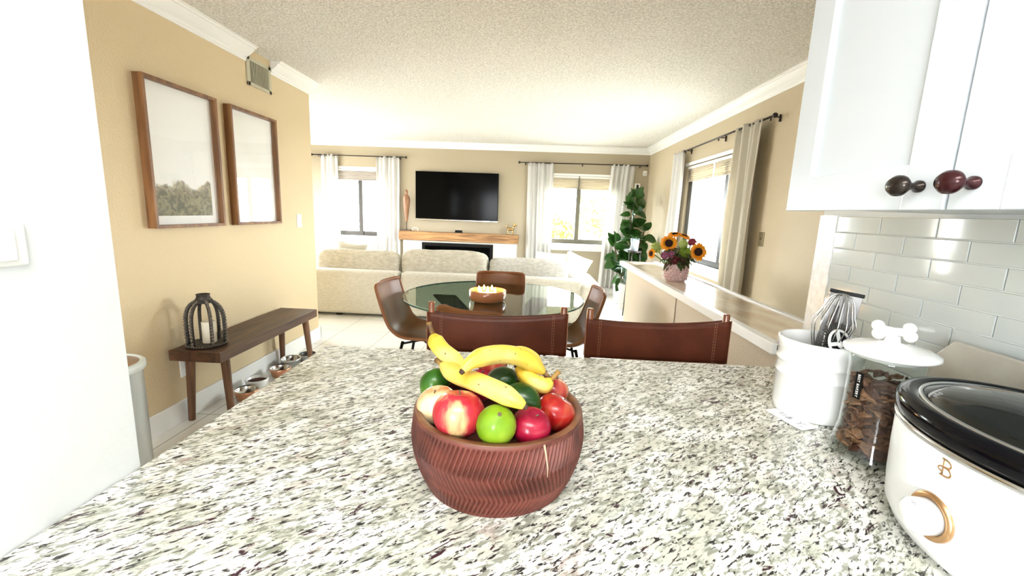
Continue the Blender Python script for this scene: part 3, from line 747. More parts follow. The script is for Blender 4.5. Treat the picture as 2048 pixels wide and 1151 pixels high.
pillow(.30, 5.70, .67, .46, .34, .14, pillow_w, 'white throw pillow behind the greyer sofa cushion', (-.3, .05, 0), 2)
pillow(.60, 5.66, .655, .36, .36, .13, pillow_w, 'white throw pillow with pointed corner leaning by the sofa arm', (-.35, .35, -.3), 3)

# ------------------------------------------------------------------ dining table
def tbl_glass():
    M = bpy.data.materials.new('table_glass'); M.use_nodes = True; nt = M.node_tree; n = nt.nodes; l = nt.links
    n.remove(n['Principled BSDF'])
    t = n.new('ShaderNodeBsdfTransparent'); t.inputs[0].default_value = (.62, .72, .66, 1)
    g = n.new('ShaderNodeBsdfGlossy'); g.inputs['Roughness'].default_value = .015; g.inputs[0].default_value = (1, 1, 1, 1)
    f = front_fresnel(n, l, 1.75)
    mx = n.new('ShaderNodeMixShader'); l.new(f, mx.inputs[0]); l.new(t.outputs[0], mx.inputs[1]); l.new(g.outputs[0], mx.inputs[2])
    l.new(mx.outputs[0], n['Material Output'].inputs[0]); return M
TC = (-.245, 3.07)
t = thing('dining_table', 'round glass dining table with candle bowl on it', 'table', (*TC, 0))
bm = bmesh.new(); lathe(bm, [(0, .731), (.640, .731), (.648, .735), (.648, .741), (.640, .745), (0, .745)], 96); obj('tabletop', bm, tbl_glass(), t)
bm = bmesh.new(); lathe(bm, [(.6485, .733), (.6495, .738), (.6485, .743), (.647, .738)], 96, close=True); obj('glass_edge', bm, mat('glass_edge', (.03, .10, .075), .1), t, smooth=True)
def plank(x0, x1, y):
    bm = bmesh.new(); w = .08; vs = []
    for yy in (y-.025, y+.025):
        vs.append([bm.verts.new(p) for p in ((x0-w, yy, .729), (x0+w, yy, .729), (x1+w, yy, 0), (x1-w, yy, 0))])
    a, b = vs; bm.faces.new(a); bm.faces.new(b[::-1])
    for i in range(4): j = (i+1) % 4; bm.faces.new((a[i], b[i], b[j], a[j]))
    return bm
obj('leg', plank(-.36, .36, .0), wood_dark, t, bevel=.003)
obj('leg', plank(.36, -.36, .052), wood_dark, t, bevel=.003)
t = thing('candle_bowl', 'amber glass candle bowl glowing on the dining table', 'candle', (-.27, 2.87, .7455))
amber = mat('amber_ceramic', (.42, .15, .06), .25, coat=.5)
bm = bmesh.new(); lathe(bm, [(0, 0), (.105, 0), (.119, .008), (.125, .03), (.126, .072), (.123, .074), (.119, .07), (.117, .048), (0, .046)], 56); obj('bowl', bm, amber, t, smooth=True)
bm = bmesh.new(); lathe(bm, [(0, .050), (.114, .050), (.114, .046)], 40); obj('wax', bm, mat('amber_wax', (.80, .58, .33), .4, translucent=.3), t, smooth=True)
flame_m = emis('flame', (1.0, .62, .22), 45)
for k in range(7):
    a = k*2*PI/7+.3; r = .062 if k else 0.0
    if k == 0: a = 0
    bm = bmesh.new(); tube(bm, [(0, 0, .048), (0, 0, .060)], .0015, 6); wk = obj('wick', bm, black, t); wk.location = (r*math.cos(a), r*math.sin(a), 0)
    bm = bmesh.new(); lathe(bm, [(0, .058), (.006, .065), (.0085, .073), (.005, .086), (0, .098)], 12); obj('flame', bm, flame_m, wk, smooth=True)
pl = bpy.data.lights.new('candle_glow', 'POINT'); pl.energy = 2.5; pl.color = (1, .6, .28); pl.shadow_soft_size = .05
po = bpy.data.objects.new('candle_glow', pl); COL.objects.link(po); po.location = (-.27, 2.87, .86)

# ------------------------------------------------------------------ dining chairs (moulded leather shells)
def shell_chair(name, label, loc, rz):
    t = thing(name, label, 'chair', loc, rz, 'leather shell chairs around the glass table')
    ctrl = [(.225, .432), (.20, .452), (.08, .452), (-.05, .445), (-.135, .455), (-.195, .50), (-.225, .57), (-.255, .68), (-.285, .79), (-.292, .83)]
    pth = smooth_path([(0, a, b) for a, b in ctrl], 34); nu = 15
    def wd(s):
        if s < .08: return .17+.04*math.sin(s/.08*PI/2)
        if s < .45: return .21+.012*math.sin((s-.08)/.37*PI)
        if s < .93: return .21-.015*(s-.45)/.48
        return .195-.05*(1-math.sqrt(max(0, 1-((s-.93)/.07)**2)))
    def P(i, j):
        s = j/33; p = pth[j]; nx = pth[min(j+1, 33)]-pth[max(j-1, 0)]; nrm = Vector((0, nx.z, -nx.y)).normalized()  # points towards sitter
        if nrm.z < 0 and s < .4: nrm = -nrm
        if s >= .4 and nrm.y < 0: nrm = -nrm
        u = i/(nu-1)*2-1; k = .035+.03*math.exp(-((s-.5)/.2)**2)
        return Vector((u*wd(s), p.y, p.z))+nrm*(abs(u)**2.2*k)
    bm = bmesh.new(); grid(bm, P, nu, 34)
    obj('shell', bm, leather_shell, t, smooth=True, solid=.020, subsurf=1)
    # rolled rim
    edge = [P(0, j) for j in range(34)]+[P(i, 33) for i in range(1, nu)]+[P(nu-1, j) for j in range(32, -1, -1)]+[P(i, 0) for i in range(nu-2, 0, -1)]
    bm = bmesh.new(); tube(bm, edge, .0115, 8, closed=True); obj('rim', bm, mat('leather_rim', (.19, .070, .025), .4, spec=.3), t, smooth=True)
    for sx in (-1, 1):
        for sy in (-1, 1):
            bm = bmesh.new(); tube(bm, [(sx*.12, sy*.10, .435), (sx*.20, sy*.20, 0)], [.011, .009], 10); obj('leg', bm, black, t, smooth=True)
    bm = bmesh.new()
    tube(bm, [(-.13, -.11, .42), (.13, .11, .42)], .008, 6); tube(bm, [(.13, -.11, .42), (-.13, .11, .42)], .008, 6); obj('under_frame', bm, black, t, smooth=True)
    return t
c0 = shell_chair('dining_chair', 'brown leather shell chair on the side of the glass table nearest the bench', (-.735, 2.955, 0), -PI/2-.10)
dup(c0, (.235, 2.96, 0), PI/2+.06, 'brown leather shell chair on the side of the glass table nearest the half wall')
dup(c0, (-.232, 3.36, 0), PI, 'brown leather shell chair between the glass table and the sofa')
dup(c0, (-.20, 2.42, 0), -.40, 'brown leather shell chair tucked in behind the stool, mostly hidden')

# ------------------------------------------------------------------ counter stools
def stool(label, loc, rz):
    t = thing('counter_stool', label, 'stool', loc, rz, 'leather sling stools at the counter')
    hw = .233
    for s in (-1, 1):
        bm = bmesh.new(); tube(bm, [(s*hw, .0, 0), (s*hw, 0, 1.019), (s*hw, 0, 1.023)], [.012, .0118, .010], 16); obj('back_post', bm, wood_stool, t, smooth=True)
        bm = bmesh.new(); tube(bm, [(s*hw, -.40, 0), (s*hw, -.40, .66)], .012, 16); obj('front_leg', bm, wood_stool, t, smooth=True)
        bm = bmesh.new(); tube(bm, [(s*hw, -.40, .62), (s*hw, 0, .62)], .010, 12); tube(bm, [(s*hw, -.40, .25), (s*hw, 0, .25)], .009, 12); obj('side_rail', bm, wood_stool, t, smooth=True)
    bm = bmesh.new(); tube(bm, [(-hw, -.40, .30), (hw, -.40, .30)], .010, 12); obj('footrest', bm, wood_stool, t, smooth=True)
    nu = 33
    def P(i, j):
        u = i/(nu-1)*2-1; v = j/9; q = 1-u*u
        zt = 1.003-.024*q**.9-.007*(1-u); zb = .850-.004*q
        return Vector((u*(hw+.013), .010*q-.0125, zb+(zt-zb)*v))
    bm = bmesh.new(); grid(bm, P, nu, 10); sl = obj('back_sling', bm, leather, t, smooth=True, solid=.004)
    bm = bmesh.new()
    def P2(i, j):
        u = i/(nu-1)*2-1; v = j/9; q = 1-u*u
        zt = 1.003-.020*q**.9-.007*(1-u); zb = .850-.004*q
        return Vector((u*(hw+.013), .010*q+.0125, zb+(zt-zb)*v))
    grid(bm, P2, nu, 10); sl = obj('back_sling', bm, leather, t, smooth=True, solid=.003)
    for s in (-1, 1):
        bm = bmesh.new(); tube(bm, [(s*(hw+.0135), -.0125+.0008*0, z) for z in (.850, 1.003-.007*(1-s))], .002, 6)
        for u in (.79, .815):
            x = s*u*(hw+.013); q = 1-u*u
            for k in range(14): z = .85+k*.0105; tube(bm, [(x, .010*q-.0152, z), (x, .010*q-.0152, z+.007)], .0006, 4)
        obj('stitching', bm, thread, sl)
    bm = bmesh.new()
    def P3(i, j):
        u = i/(nu-1)*2-1; v = j/9
        return Vector((u*(hw+.01), -.40+.38*v, .632-.03*(1-u*u)))
    grid(bm, P3, nu, 10); obj('seat_sling', bm, leather, t, smooth=True, solid=.004)
    return t
s0 = stool('brown leather sling stool behind the fruit bowl', (-.103, 1.48, 0), 0)
dup(s0, (.4545, 1.48, 0), math.radians(.0), 'brown leather sling stool nearest the half wall, clear of the fruit')

# ------------------------------------------------------------------ flowers on the ledge
VC = Vector((.935, 2.765, .949))
pink = mat('pink_glaze', (.60, .42, .40), .25, coat=.4)
t = thing('flower_vase', 'pink hobnail vase holding sunflowers on the ledge', 'vase', VC)
bm = bmesh.new()
lathe(bm, [(0, 0), (.055, 0), (.060, .006), (.064, .03), (.068, .06), (.069, .10), (.066, .118), (.062, .120), (.060, .112), (.058, .02), (0, .015)], 40)
obj('body', bm, pink, t, smooth=True)
bm = bmesh.new()
for r_ in range(6):
    for k in range(18):
        a = 2*PI*(k+.5*(r_ % 2))/18; z = .018+r_*.0165; rr = .063+.005*min(z/.06, 1); ball(bm, (rr*math.cos(a), rr*math.sin(a), z), .0095, 2, (1, 1, .9))
obj('hobnails', bm, pink, t, smooth=True)
petal_m = mat('sunflower_petal', (.95, .42, .02), .5, color2=(.90, .30, .01), nscale=30, translucent=.25)
disc_m = mat('sunflower_disc', (.035, .010, .006), .9, bump=1, bscale=300)
stem_m = mat('stem_green', (.12, .22, .05), .6)
VB = Vector((.935, 2.765, .96))
def sunflower(c, face, R, label, n=26):
    c = Vector(c); rnd = random.Random(int(c.x*1000)); face = Vector(face).normalized()
    t = thing('sunflower', label, 'flower', c, 0, 'sunflowers in the pink vase')
    Q = face.to_track_quat('Z', 'Y').to_matrix().to_4x4()
    bm = bmesh.new()
    for lay in range(2):
        for k in range(n):
            a = 2*PI*(k+.5*lay)/n+rnd.uniform(-.08, .08); L = R*rnd.uniform(.88, 1.06)*(1 if lay == 0 else .86); w_ = R*.20; up = .006+.004*lay+rnd.uniform(-.003, .004)
            d = Vector((math.cos(a), math.sin(a), 0)); s = Vector((-d.y, d.x, 0)); r0 = R*.38
            pts = [d*r0-s*w_*.5, d*r0+s*w_*.5, d*(r0+(L-r0)*.5)+s*w_+Vector((0, 0, up)), d*L+Vector((0, 0, up*rnd.uniform(-.6, .6))), d*(r0+(L-r0)*.5)-s*w_+Vector((0, 0, up))]
            bm.faces.new([bm.verts.new(Q@p) for p in pts])
    obj('petals', bm, petal_m, t)
    bm = bmesh.new(); lathe(bm, [(R*.43, -.002), (R*.43, .006), (R*.36, .013), (R*.18, .012), (0, .009)], 28); lathe(bm, [(R*.43, -.002), (0, -.004)], 28); xform(bm, Q); obj('disc', bm, disc_m, t, smooth=True)
    e = VB-c; bm = bmesh.new(); tube(bm, smooth_path([Vector((0, 0, 0))-face*.004, -face*.03+e*.3, e], 10), .004, 6); obj('stem', bm, stem_m, t, smooth=True)
sunflower((.867, 2.745, 1.185), (-.35, -1, .35), .056, 'large sunflower facing the room at the top of the bouquet')
sunflower((1.035, 2.70, 1.142), (.05, -1, .15), .058, 'large sunflower facing the room on the window side of the bouquet')
sunflower((.915, 2.80, 1.235), (-.1, -.2, 1), .048, 'sunflower tilted upwards at the back of the bouquet')
sunflower((.985, 2.83, 1.225), (.3, -.3, 1), .048, 'small sunflower behind the green bloom, facing up')
sunflower((.775, 2.765, 1.115), (-1, -.35, .1), .036, 'small drooping sunflower on the side away from the window')
def pompom(name, c, R, m, label, cat, n=160, seed=0, grp=None):
    c = Vector(c); rnd = random.Random(seed); t = thing(name, label, cat, c, 0, grp)
    bm = bmesh.new()
    for k in range(n):
        d = Vector((rnd.gauss(0, 1), rnd.gauss(0, 1), rnd.gauss(0, 1))).normalized(); s = d.orthogonal().normalized(); s.rotate(Quaternion(d, rnd.uniform(0, 6))); q = d.cross(s); w_ = R*.15
        tip = d*R*rnd.uniform(.9, 1.08)+s*R*.12
        bm.faces.new([bm.verts.new(p) for p in (d*R*.55-q*w_, d*R*.8-q*w_*1.2, tip, d*R*.8+q*w_*1.2, d*R*.55+q*w_)])
    ball(bm, (0, 0, 0), R*.72, 2)
    obj('petals', bm, m, t)
    e = VB-c; bm = bmesh.new(); tube(bm, [Vector((0, 0, 0)), e*.5+Vector((0, .005, 0)), e], .003, 6); obj('stem', bm, stem_m, t, smooth=True)
greenf = mat('green_bloom', (.22, .32, .03), .6, translucent=.2); lime_f = mat('lime_bloom', (.50, .58, .18), .6, translucent=.2); purp = mat('purple_bloom', (.30, .09, .16), .6); purd = mat('burgundy_bloom', (.13, .015, .02), .7)
pompom('green_chrysanthemum', (.955, 2.70, 1.135), .038, greenf, 'round green bloom between the two large sunflowers', 'flower', seed=1)
pompom('green_chrysanthemum', (.955, 2.74, 1.185), .030, lime_f, 'lime green bloom above the round green one', 'flower', seed=2)
pompom('spider_chrysanthemum', (.80, 2.77, 1.155), .036, lime_f, 'pale green spiky bloom over the small drooping sunflower', 'flower', seed=3)
pompom('purple_flower', (.835, 2.70, 1.112), .026, purp, 'dusty purple bloom on the outer side, below the large top sunflower', 'flower', seed=4)
pompom('purple_flower', (.868, 2.69, 1.122), .024, purp, 'dusty purple bloom beside the round green one', 'flower', seed=5)
pompom('burgundy_flower', (1.03, 2.80, 1.195), .028, mat('pink_red_bloom', (.34, .05, .07), .6), 'dark pink bloom above the window side sunflower', 'flower', seed=6)
pompom('burgundy_flower', (.90, 2.715, 1.082), .030, purd, 'dark burgundy bloom at the vase rim', 'flower', seed=7)
pompom('burgundy_flower', (.95, 2.72, 1.085), .028, purd, 'near black bloom at the vase rim under the green one', 'flower', seed=8)
def leaf(bm, p, d, up, L, W, curl=.15, n=6):
    d = Vector(d).normalized(); up = Vector(up); s = d.cross(up).normalized(); up = s.cross(d)
    rows = []
    for i in range(n+1):
        t = i/n; w_ = W*math.sin(PI*min(1, t**.8*.97+.03))**.75 if i < n else .0
        c = Vector(p)+d*L*t+up*(-curl*L*t*t)
        if i == n: rows.append([bm.verts.new(c)])
        else: rows.append([bm.verts.new(c-s*w_/2+up*w_*.12), bm.verts.new(c), bm.verts.new(c+s*w_/2+up*w_*.12)])
    for a, b in zip(rows, rows[1:]):
        if len(b) == 3:
            bm.faces.new((a[0], a[1], b[1], b[0])); bm.faces.new((a[1], a[2], b[2], b[1]))
        else: bm.faces.new((a[0], a[1], b[0])); bm.faces.new((a[1], a[2], b[0]))
rnd = random.Random(5); bm = bmesh.new()
for k in range(70):
    a = rnd.uniform(0, 2*PI); r_ = rnd.uniform(.03, .065); leaf(bm, (r_*math.cos(a), r_*math.sin(a), .115+rnd.uniform(0, .10)), (math.cos(a), math.sin(a), rnd.uniform(-.6, .5)), (0, 0, 1), rnd.uniform(.05, .075), .032, .5)
o = obj('bouquet_foliage', bm, mat('burgundy_leaf', (.07, .03, .02), .6, color2=(.05, .09, .02), nscale=25), smooth=True, kind='stuff'); o.location = VC; tag(o, 'dark burgundy and green foliage spilling over the vase rim', 'foliage')

# ------------------------------------------------------------------ plants in the corner
fig_m = mat('fig_leaf', (.014, .055, .008), .30, color2=(.035, .11, .016), nscale=12, translucent=.12)
def fig():
    rnd = random.Random(11); t = thing('fig_plant', 'tall fiddle leaf fig with large dark green leaves in the corner', 'plant', (1.50, 6.72, 0))
    bm = bmesh.new(); lathe(bm, [(0, 0), (.12, 0), (.15, .02), (.17, .30), (.165, .30), (.15, .26), (0, .26)], 32); obj('pot', bm, white_gloss, t, smooth=True)
    bm = bmesh.new(); pths = [smooth_path([(.02, 0, .25), (.05, .01, .7), (.03, 0, 1.2), (.06, .0, 1.62)], 16), smooth_path([(0, -.03, .25), (.12, -.05, .7), (.22, -.05, 1.12)], 12), smooth_path([(-.02, 0, .25), (-.12, -.04, .6), (-.22, -.06, .93)], 12)]
    for p in pths: tube(bm, p, .011, 8)
    obj('stem', bm, bark, t, smooth=True)
    bm = bmesh.new()
    for pi_, p in enumerate(pths):
        nn = (62, 28, 24)[pi_]
        for k in range(nn):
            f = .22+.78*k/(nn-1); q = f*(len(p)-1); i0 = min(int(q), len(p)-2); c = p[i0].lerp(p[i0+1], q-i0)
            a = k*2.4+pi_+rnd.uniform(-.4, .4); el = rnd.choice((rnd.uniform(.5, 1.5), rnd.uniform(-.9, -.1), rnd.uniform(.1, .6)))+(1.0 if k > nn-4 else 0)
            d = Vector((math.cos(a)*.85, math.sin(a)*.85, el)); L = rnd.uniform(.15, .22)
            leaf(bm, c+d.normalized()*.03, d, (rnd.uniform(-.7, .7), rnd.uniform(-1, -.2), .55), L, L*.80, rnd.uniform(.05, .4), 7)
    obj('leaves', bm, fig_m, t, smooth=True)
fig()
t = thing('planter', 'white ribbed basket planter standing at the end of the half wall', 'planter', (1.42, 6.28, 0))
basket = mat('white_basket', (.72, .69, .63), .8, bump=1.0, bscale=90, color2=(.50, .47, .42), nscale=60)
bm = bmesh.new(); lathe(bm, [(0, 0), (.075, 0), (.08, .01), (.095, .37), (.090, .375), (.085, .34), (0, .34)], 32); obj('basket', bm, basket, t, smooth=True)
t = thing('glass_vase', 'clear glass vase with silvery leaves on the white planter', 'vase', (1.42, 6.28, .376-.035))
bm = bmesh.new(); lathe(bm, [(0, 0), (.078, 0), (.082, .006), (.082, .28), (.079, .28), (.077, .012), (0, .01)], 32); obj('glass', bm, glass_clear, t, smooth=True)
bm = bmesh.new(); rnd = random.Random(8)
for k in range(22):
    a = rnd.uniform(0, 2*PI); leaf(bm, (.02*math.cos(a), .02*math.sin(a), .25), (math.cos(a), math.sin(a), rnd.uniform(.2, 1.2)), (0, 0, 1), rnd.uniform(.12, .22), .03, rnd.uniform(.3, .8))
for k in range(6): tube(bm, [(.01*k-.03, 0, .02), (.004*k-.01, .01, .26)], .003, 5)
obj('leaves', bm, mat('silver_leaf', (.42, .52, .52), .4, color2=(.16, .30, .24), nscale=12), t, smooth=True)
t = thing('plant_stand', 'slim dark stand behind the half wall carrying a white pot', 'stand', (1.37, 5.72, 0))
bm = bmesh.new(); lathe(bm, [(0, .88), (.09, .88), (.09, .90), (0, .90)], 24); obj('top', bm, dark_bronze, t)
for k in range(3):
    a = 2*PI*k/3; bm = bmesh.new(); tube(bm, [(.08*math.cos(a), .08*math.sin(a), .88), (.12*math.cos(a), .12*math.sin(a), 0)], .007, 8); obj('leg', bm, dark_bronze, t, smooth=True)
t = thing('potted_plant', 'small green plant in a narrow white pot before the fig', 'plant', (1.37, 5.72, .90))
bm = bmesh.new(); lathe(bm, [(0, 0), (.045, 0), (.055, .16), (.051, .16), (.047, .13), (0, .13)], 28); obj('pot', bm, mat('pale_blue_glaze', (.42, .47, .52), .3), t, smooth=True)
bm = bmesh.new(); rnd = random.Random(4)
for k in range(13):
    a = rnd.uniform(0, 2*PI); leaf(bm, (.015*math.cos(a), .015*math.sin(a), .13), (math.cos(a), math.sin(a), rnd.uniform(.5, 2)), (0, 0, 1), rnd.uniform(.09, .15), .06, .5)
obj('leaves', bm, fig_m, t, smooth=True)

# ------------------------------------------------------------------ fruit bowl
bowl_w = wood('bowl_wood', (.050, .010, .006), (.160, .040, .026), axis=0, scale=5, rough=.5)
BC = Vector((-.0395, .665, CT))
t = thing('fruit_bowl', 'carved reddish wooden bowl with herringbone grooves holding the fruit', 'bowl', BC)
bm = bmesh.new()
NS, NH = 1056, 60; BH = .1185
def R_out(z):
    h = z/BH
    return .110+.0305*math.sin(min(1, h*1.25+.12)*PI/2)**.9-.0045*max(0, h-.70)*3.3
def Pb(i, j):
    a = 2*PI*i/NS; z = BH*j/(NH-1); r = R_out(z)
    h = z/BH
    tri = (1-h)/.40 if h > .60 else ((h-.28)/.32 if h > .28 else (.28-h)/.28)
    g = abs(math.sin(a*58+tri*6.4)); lim = min(1, z/.004)*max(0, min(1, (BH-.004-z)/.003))
    dz = .0048*(1-g)**1.0*lim
    return Vector(((r-dz)*math.cos(a), (r-dz)*math.sin(a), z))
V = grid(bm, Pb, NS, NH, closed_u=True)
ri = [(.1345, BH+.0012), (.1265, BH+.0008), (.1235, BH-.004), (.116, .06), (.09, .024), (.04, .018)]
prev = [V[i][NH-1] for i in range(NS)]
for r, z in ri:
    cur = [bm.verts.new((r*math.cos(2*PI*i/NS), r*math.sin(2*PI*i/NS), z)) for i in range(NS)]
    for i in range(NS): bm.faces.new((prev[i], prev[(i+1) % NS], cur[(i+1) % NS], cur[i]))
    prev = cur
bm.faces.new(prev); bm.faces.new([V[i][0] for i in range(NS)][::-1])
obj('body', bm, bowl_w, t, smooth=True)
bm = bmesh.new(); lathe(bm, [(.1352, BH-.003), (.1350, BH+.0018), (.1335, BH+.0026), (.1255, BH+.0022), (.1228, BH-.002), (.1215, BH-.012), (.124, BH-.014)], 96, close=True)
obj('rim', bm, wood('bowl_rim_wood', (.085, .030, .012), (.20, .085, .035), axis=0, scale=6, rough=.4), t, smooth=True, label='smooth brown uncarved rim')
bm = bmesh.new(); tube(bm, [Vector((R_out(z)*1.002*math.cos(a), R_out(z)*1.002*math.sin(a), z)) for a, z in ((-1.02, .117), (-1.00, .100), (-.985, .082), (-.98, .068))], [.0016, .0013, .0009, .0004], 6)
obj('split', bm, mat('split_pale', (.55, .38, .26), .6), t)

def fruit_mat(name, c1, c2, c3, scale=14, rough=.25, spots=None, stripes=False):
    M = bpy.data.materials.new(name); M.use_nodes = True; nt = M.node_tree; n = nt.nodes; l = nt.links; p = n['Principled BSDF']
    tc = n.new('ShaderNodeTexCoord'); mp = n.new('ShaderNodeMapping'); l.new(tc.outputs['Object'], mp.inputs[0])
    if stripes: mp.inputs['Scale'].default_value = (2.2, 2.2, .5)
    t = n.new('ShaderNodeTexNoise'); t.inputs['Scale'].default_value = scale; t.inputs['Detail'].default_value = 5; l.new(mp.outputs[0], t.inputs[0])
    r = n.new('ShaderNodeValToRGB'); l.new(t.outputs['Fac'], r.inputs[0]); e = r.color_ramp.elements
    e[0].position = .38; e[0].color = (*c1, 1); e[1].position = .64; e[1].color = (*c3, 1); x = e.new(.5); x.color = (*c2, 1)
    src = r.outputs[0]
    if spots:
        t2 = n.new('ShaderNodeTexNoise'); t2.inputs['Scale'].default_value = 110; t2.inputs['Detail'].default_value = 2; l.new(tc.outputs['Object'], t2.inputs[0])
        mr = n.new('ShaderNodeMapRange'); mr.inputs[1].default_value = .69; mr.inputs[2].default_value = .73; l.new(t2.outputs['Fac'], mr.inputs[0])
        mx = n.new('ShaderNodeMix'); mx.data_type = 'RGBA'; l.new(mr.outputs[0], mx.inputs[0]); l.new(src, mx.inputs[6]); mx.inputs[7].default_value = (*spots, 1); src = mx.outputs[2]
    l.new(src, p.inputs['Base Color']); p.inputs['Roughness'].default_value = rough; p.inputs['Coat Weight'].default_value = .08; p.inputs['Specular IOR Level'].default_value = .35
    p.inputs['Subsurface Weight'].default_value = .0
    if not stripes:
        b = n.new('ShaderNodeBump'); b.inputs['Strength'].default_value = .25; b.inputs['Distance'].default_value = .001
        t3 = n.new('ShaderNodeTexNoise'); t3.inputs['Scale'].default_value = 260; l.new(tc.outputs['Object'], t3.inputs[0]); l.new(t3.outputs['Fac'], b.inputs['Height']); l.new(b.outputs[0], p.inputs['Normal'])
    MATS[name] = M
    return M
def apple(c, R, m, label, tilt=(0, 0, 0), name='apple'):
    t = thing(name, label, name, c, 0, 'apples in the wooden bowl'); t.rotation_euler = tilt
    bm = bmesh.new(); pr = []
    for i in range(25):
        a = PI*i/24; s = math.sin(a); z = -math.cos(a)
        r_ = s*(1+.06*z); zz = z*.90-.16*math.exp(-(s/.28)**2)*(1 if z > 0 else -.5)
        pr.append((max(r_*R, 0), zz*R))
    pr[0] = (0, pr[0][1]); pr[-1] = (0, pr[-1][1]); lathe(bm, pr, 40); obj('flesh', bm, m, t, smooth=True)
    bm = bmesh.new(); tube(bm, [(0, 0, .66*R), (.001, 0, .80*R), (.003, 0, .88*R)], [.0012, .0011, .0016], 6); obj('stem', bm, bark, t, smooth=True)
    return t
def citrus(c, R, m, label, axis=(1, 0, 0), el=1.12, name='lime', cat='lime', grp='dark green limes in the wooden bowl'):
    t = thing(name, label, cat, c, 0, grp); t.rotation_mode = 'QUATERNION'; t.rotation_quaternion = Vector(axis).to_track_quat('Z', 'Y')
    bm = bmesh.new(); pr = []
    for i in range(29):
        a = PI*i/28; s = math.sin(a); z = -math.cos(a)
        k = math.exp(-(s/.22)**2)*.10
        pr.append((s*R*(1-.02*z), z*R*(el)+math.copysign(k*R, z)))
    pr[0] = (0, pr[0][1]); pr[-1] = (0, pr[-1][1]); lathe(bm, pr, 40); obj('rind', bm, m, t, smooth=True)
    bm = bmesh.new(); lathe(bm, [(0, R*(el+.06)), (.003, R*(el+.07)), (.003, R*(el+.12)), (0, R*(el+.12))], 8); obj('stem_end', bm, bark, t)
red_y = fruit_mat('apple_red_yellow', (0.3744, 0.0108, 0.0216), (0.4464, 0.0288, 0.0432), (0.6624, 0.4320, 0.2016), 13, stripes=True)
pale = fruit_mat('apple_pale', (0.6375, 0.2125, 0.0850), (0.7480, 0.5610, 0.3060), (0.7820, 0.6800, 0.4420), 9, stripes=True)
crim = fruit_mat('apple_crimson', (0.2160, 0.0018, 0.0180), (0.2700, 0.0048, 0.0270), (0.3300, 0.0120, 0.0360), 12, stripes=True)
red = fruit_mat('apple_red', (0.2730, 0.0065, 0.0078), (0.3250, 0.0130, 0.0097), (0.4030, 0.0780, 0.0390), 16, stripes=True)
peach = fruit_mat('apple_blush', (0.3500, 0.0210, 0.0210), (0.4620, 0.0700, 0.0490), (0.5600, 0.2450, 0.1260), 14, stripes=True)
apple((-.136, .645, 1.034), .0335, pale, 'pale yellow apple with a blush, at the bowl edge nearest the bench side', (.25, -.2, 0))
apple((-.093, .588, 1.050), .0385, red_y, 'large red and yellow apple at the front of the bowl', (.10, .12, 2.1))
apple((.013, .592, 1.034), .0300, crim, 'deep crimson apple at the front, beside the bright lime', (.3, .3, 0))
apple((.052, .648, 1.031), .0325, red, 'red apple at the bowl edge nearest the slow cooker', (-.2, .55, 0))
apple((.050, .718, 1.038), .0290, peach, 'blushed red apple behind, under the banana stem end', (.2, .3, 1))
apple((-.074, .722, 1.040), .0310, crim, 'dark red apple under the arched banana', (0, 0, 0))
apple((-.061, .770, 1.068), .0300, peach, 'red apple showing just above the arched banana', (0, .2, 0))
apple((-.030, .640, 1.012), .0310, red, 'red apple low in the bowl behind the bright lime', (0, .2, 0))
lime_b = fruit_mat('lime_bright', (0.1240, 0.2480, 0.0074), (0.1736, 0.3100, 0.0093), (0.2480, 0.3720, 0.0248), 22, .3)
lime_d = fruit_mat('lime_dark', (0.0175, 0.0770, 0.0056), (0.0280, 0.1120, 0.0084), (0.0630, 0.1680, 0.0140), 22, .28)
lime_dd = fruit_mat('lime_deep', (0.0084, 0.0385, 0.0042), (0.0126, 0.0560, 0.0056), (0.0245, 0.0770, 0.0084), 16, .28)
citrus((-.036, .566, 1.047), .0285, lime_b, 'bright green lime at the front of the bowl', (.15, -.55, .75), 1.06, grp=None)
citrus((-.158, .722, 1.040), .0250, lime_d, 'green lime at the back of the bowl, at the banana stems', (.6, .3, .5), 1.10)
citrus((-.036, .695, 1.061), .0240, lime_dd, 'dark green lime under the middle of the arched banana', (.95, .1, .2), 1.18)
citrus((-.001, .640, 1.055), .0245, lime_dd, 'dark green lime just above the crimson apple', (.9, -.3, -.3), 1.22)

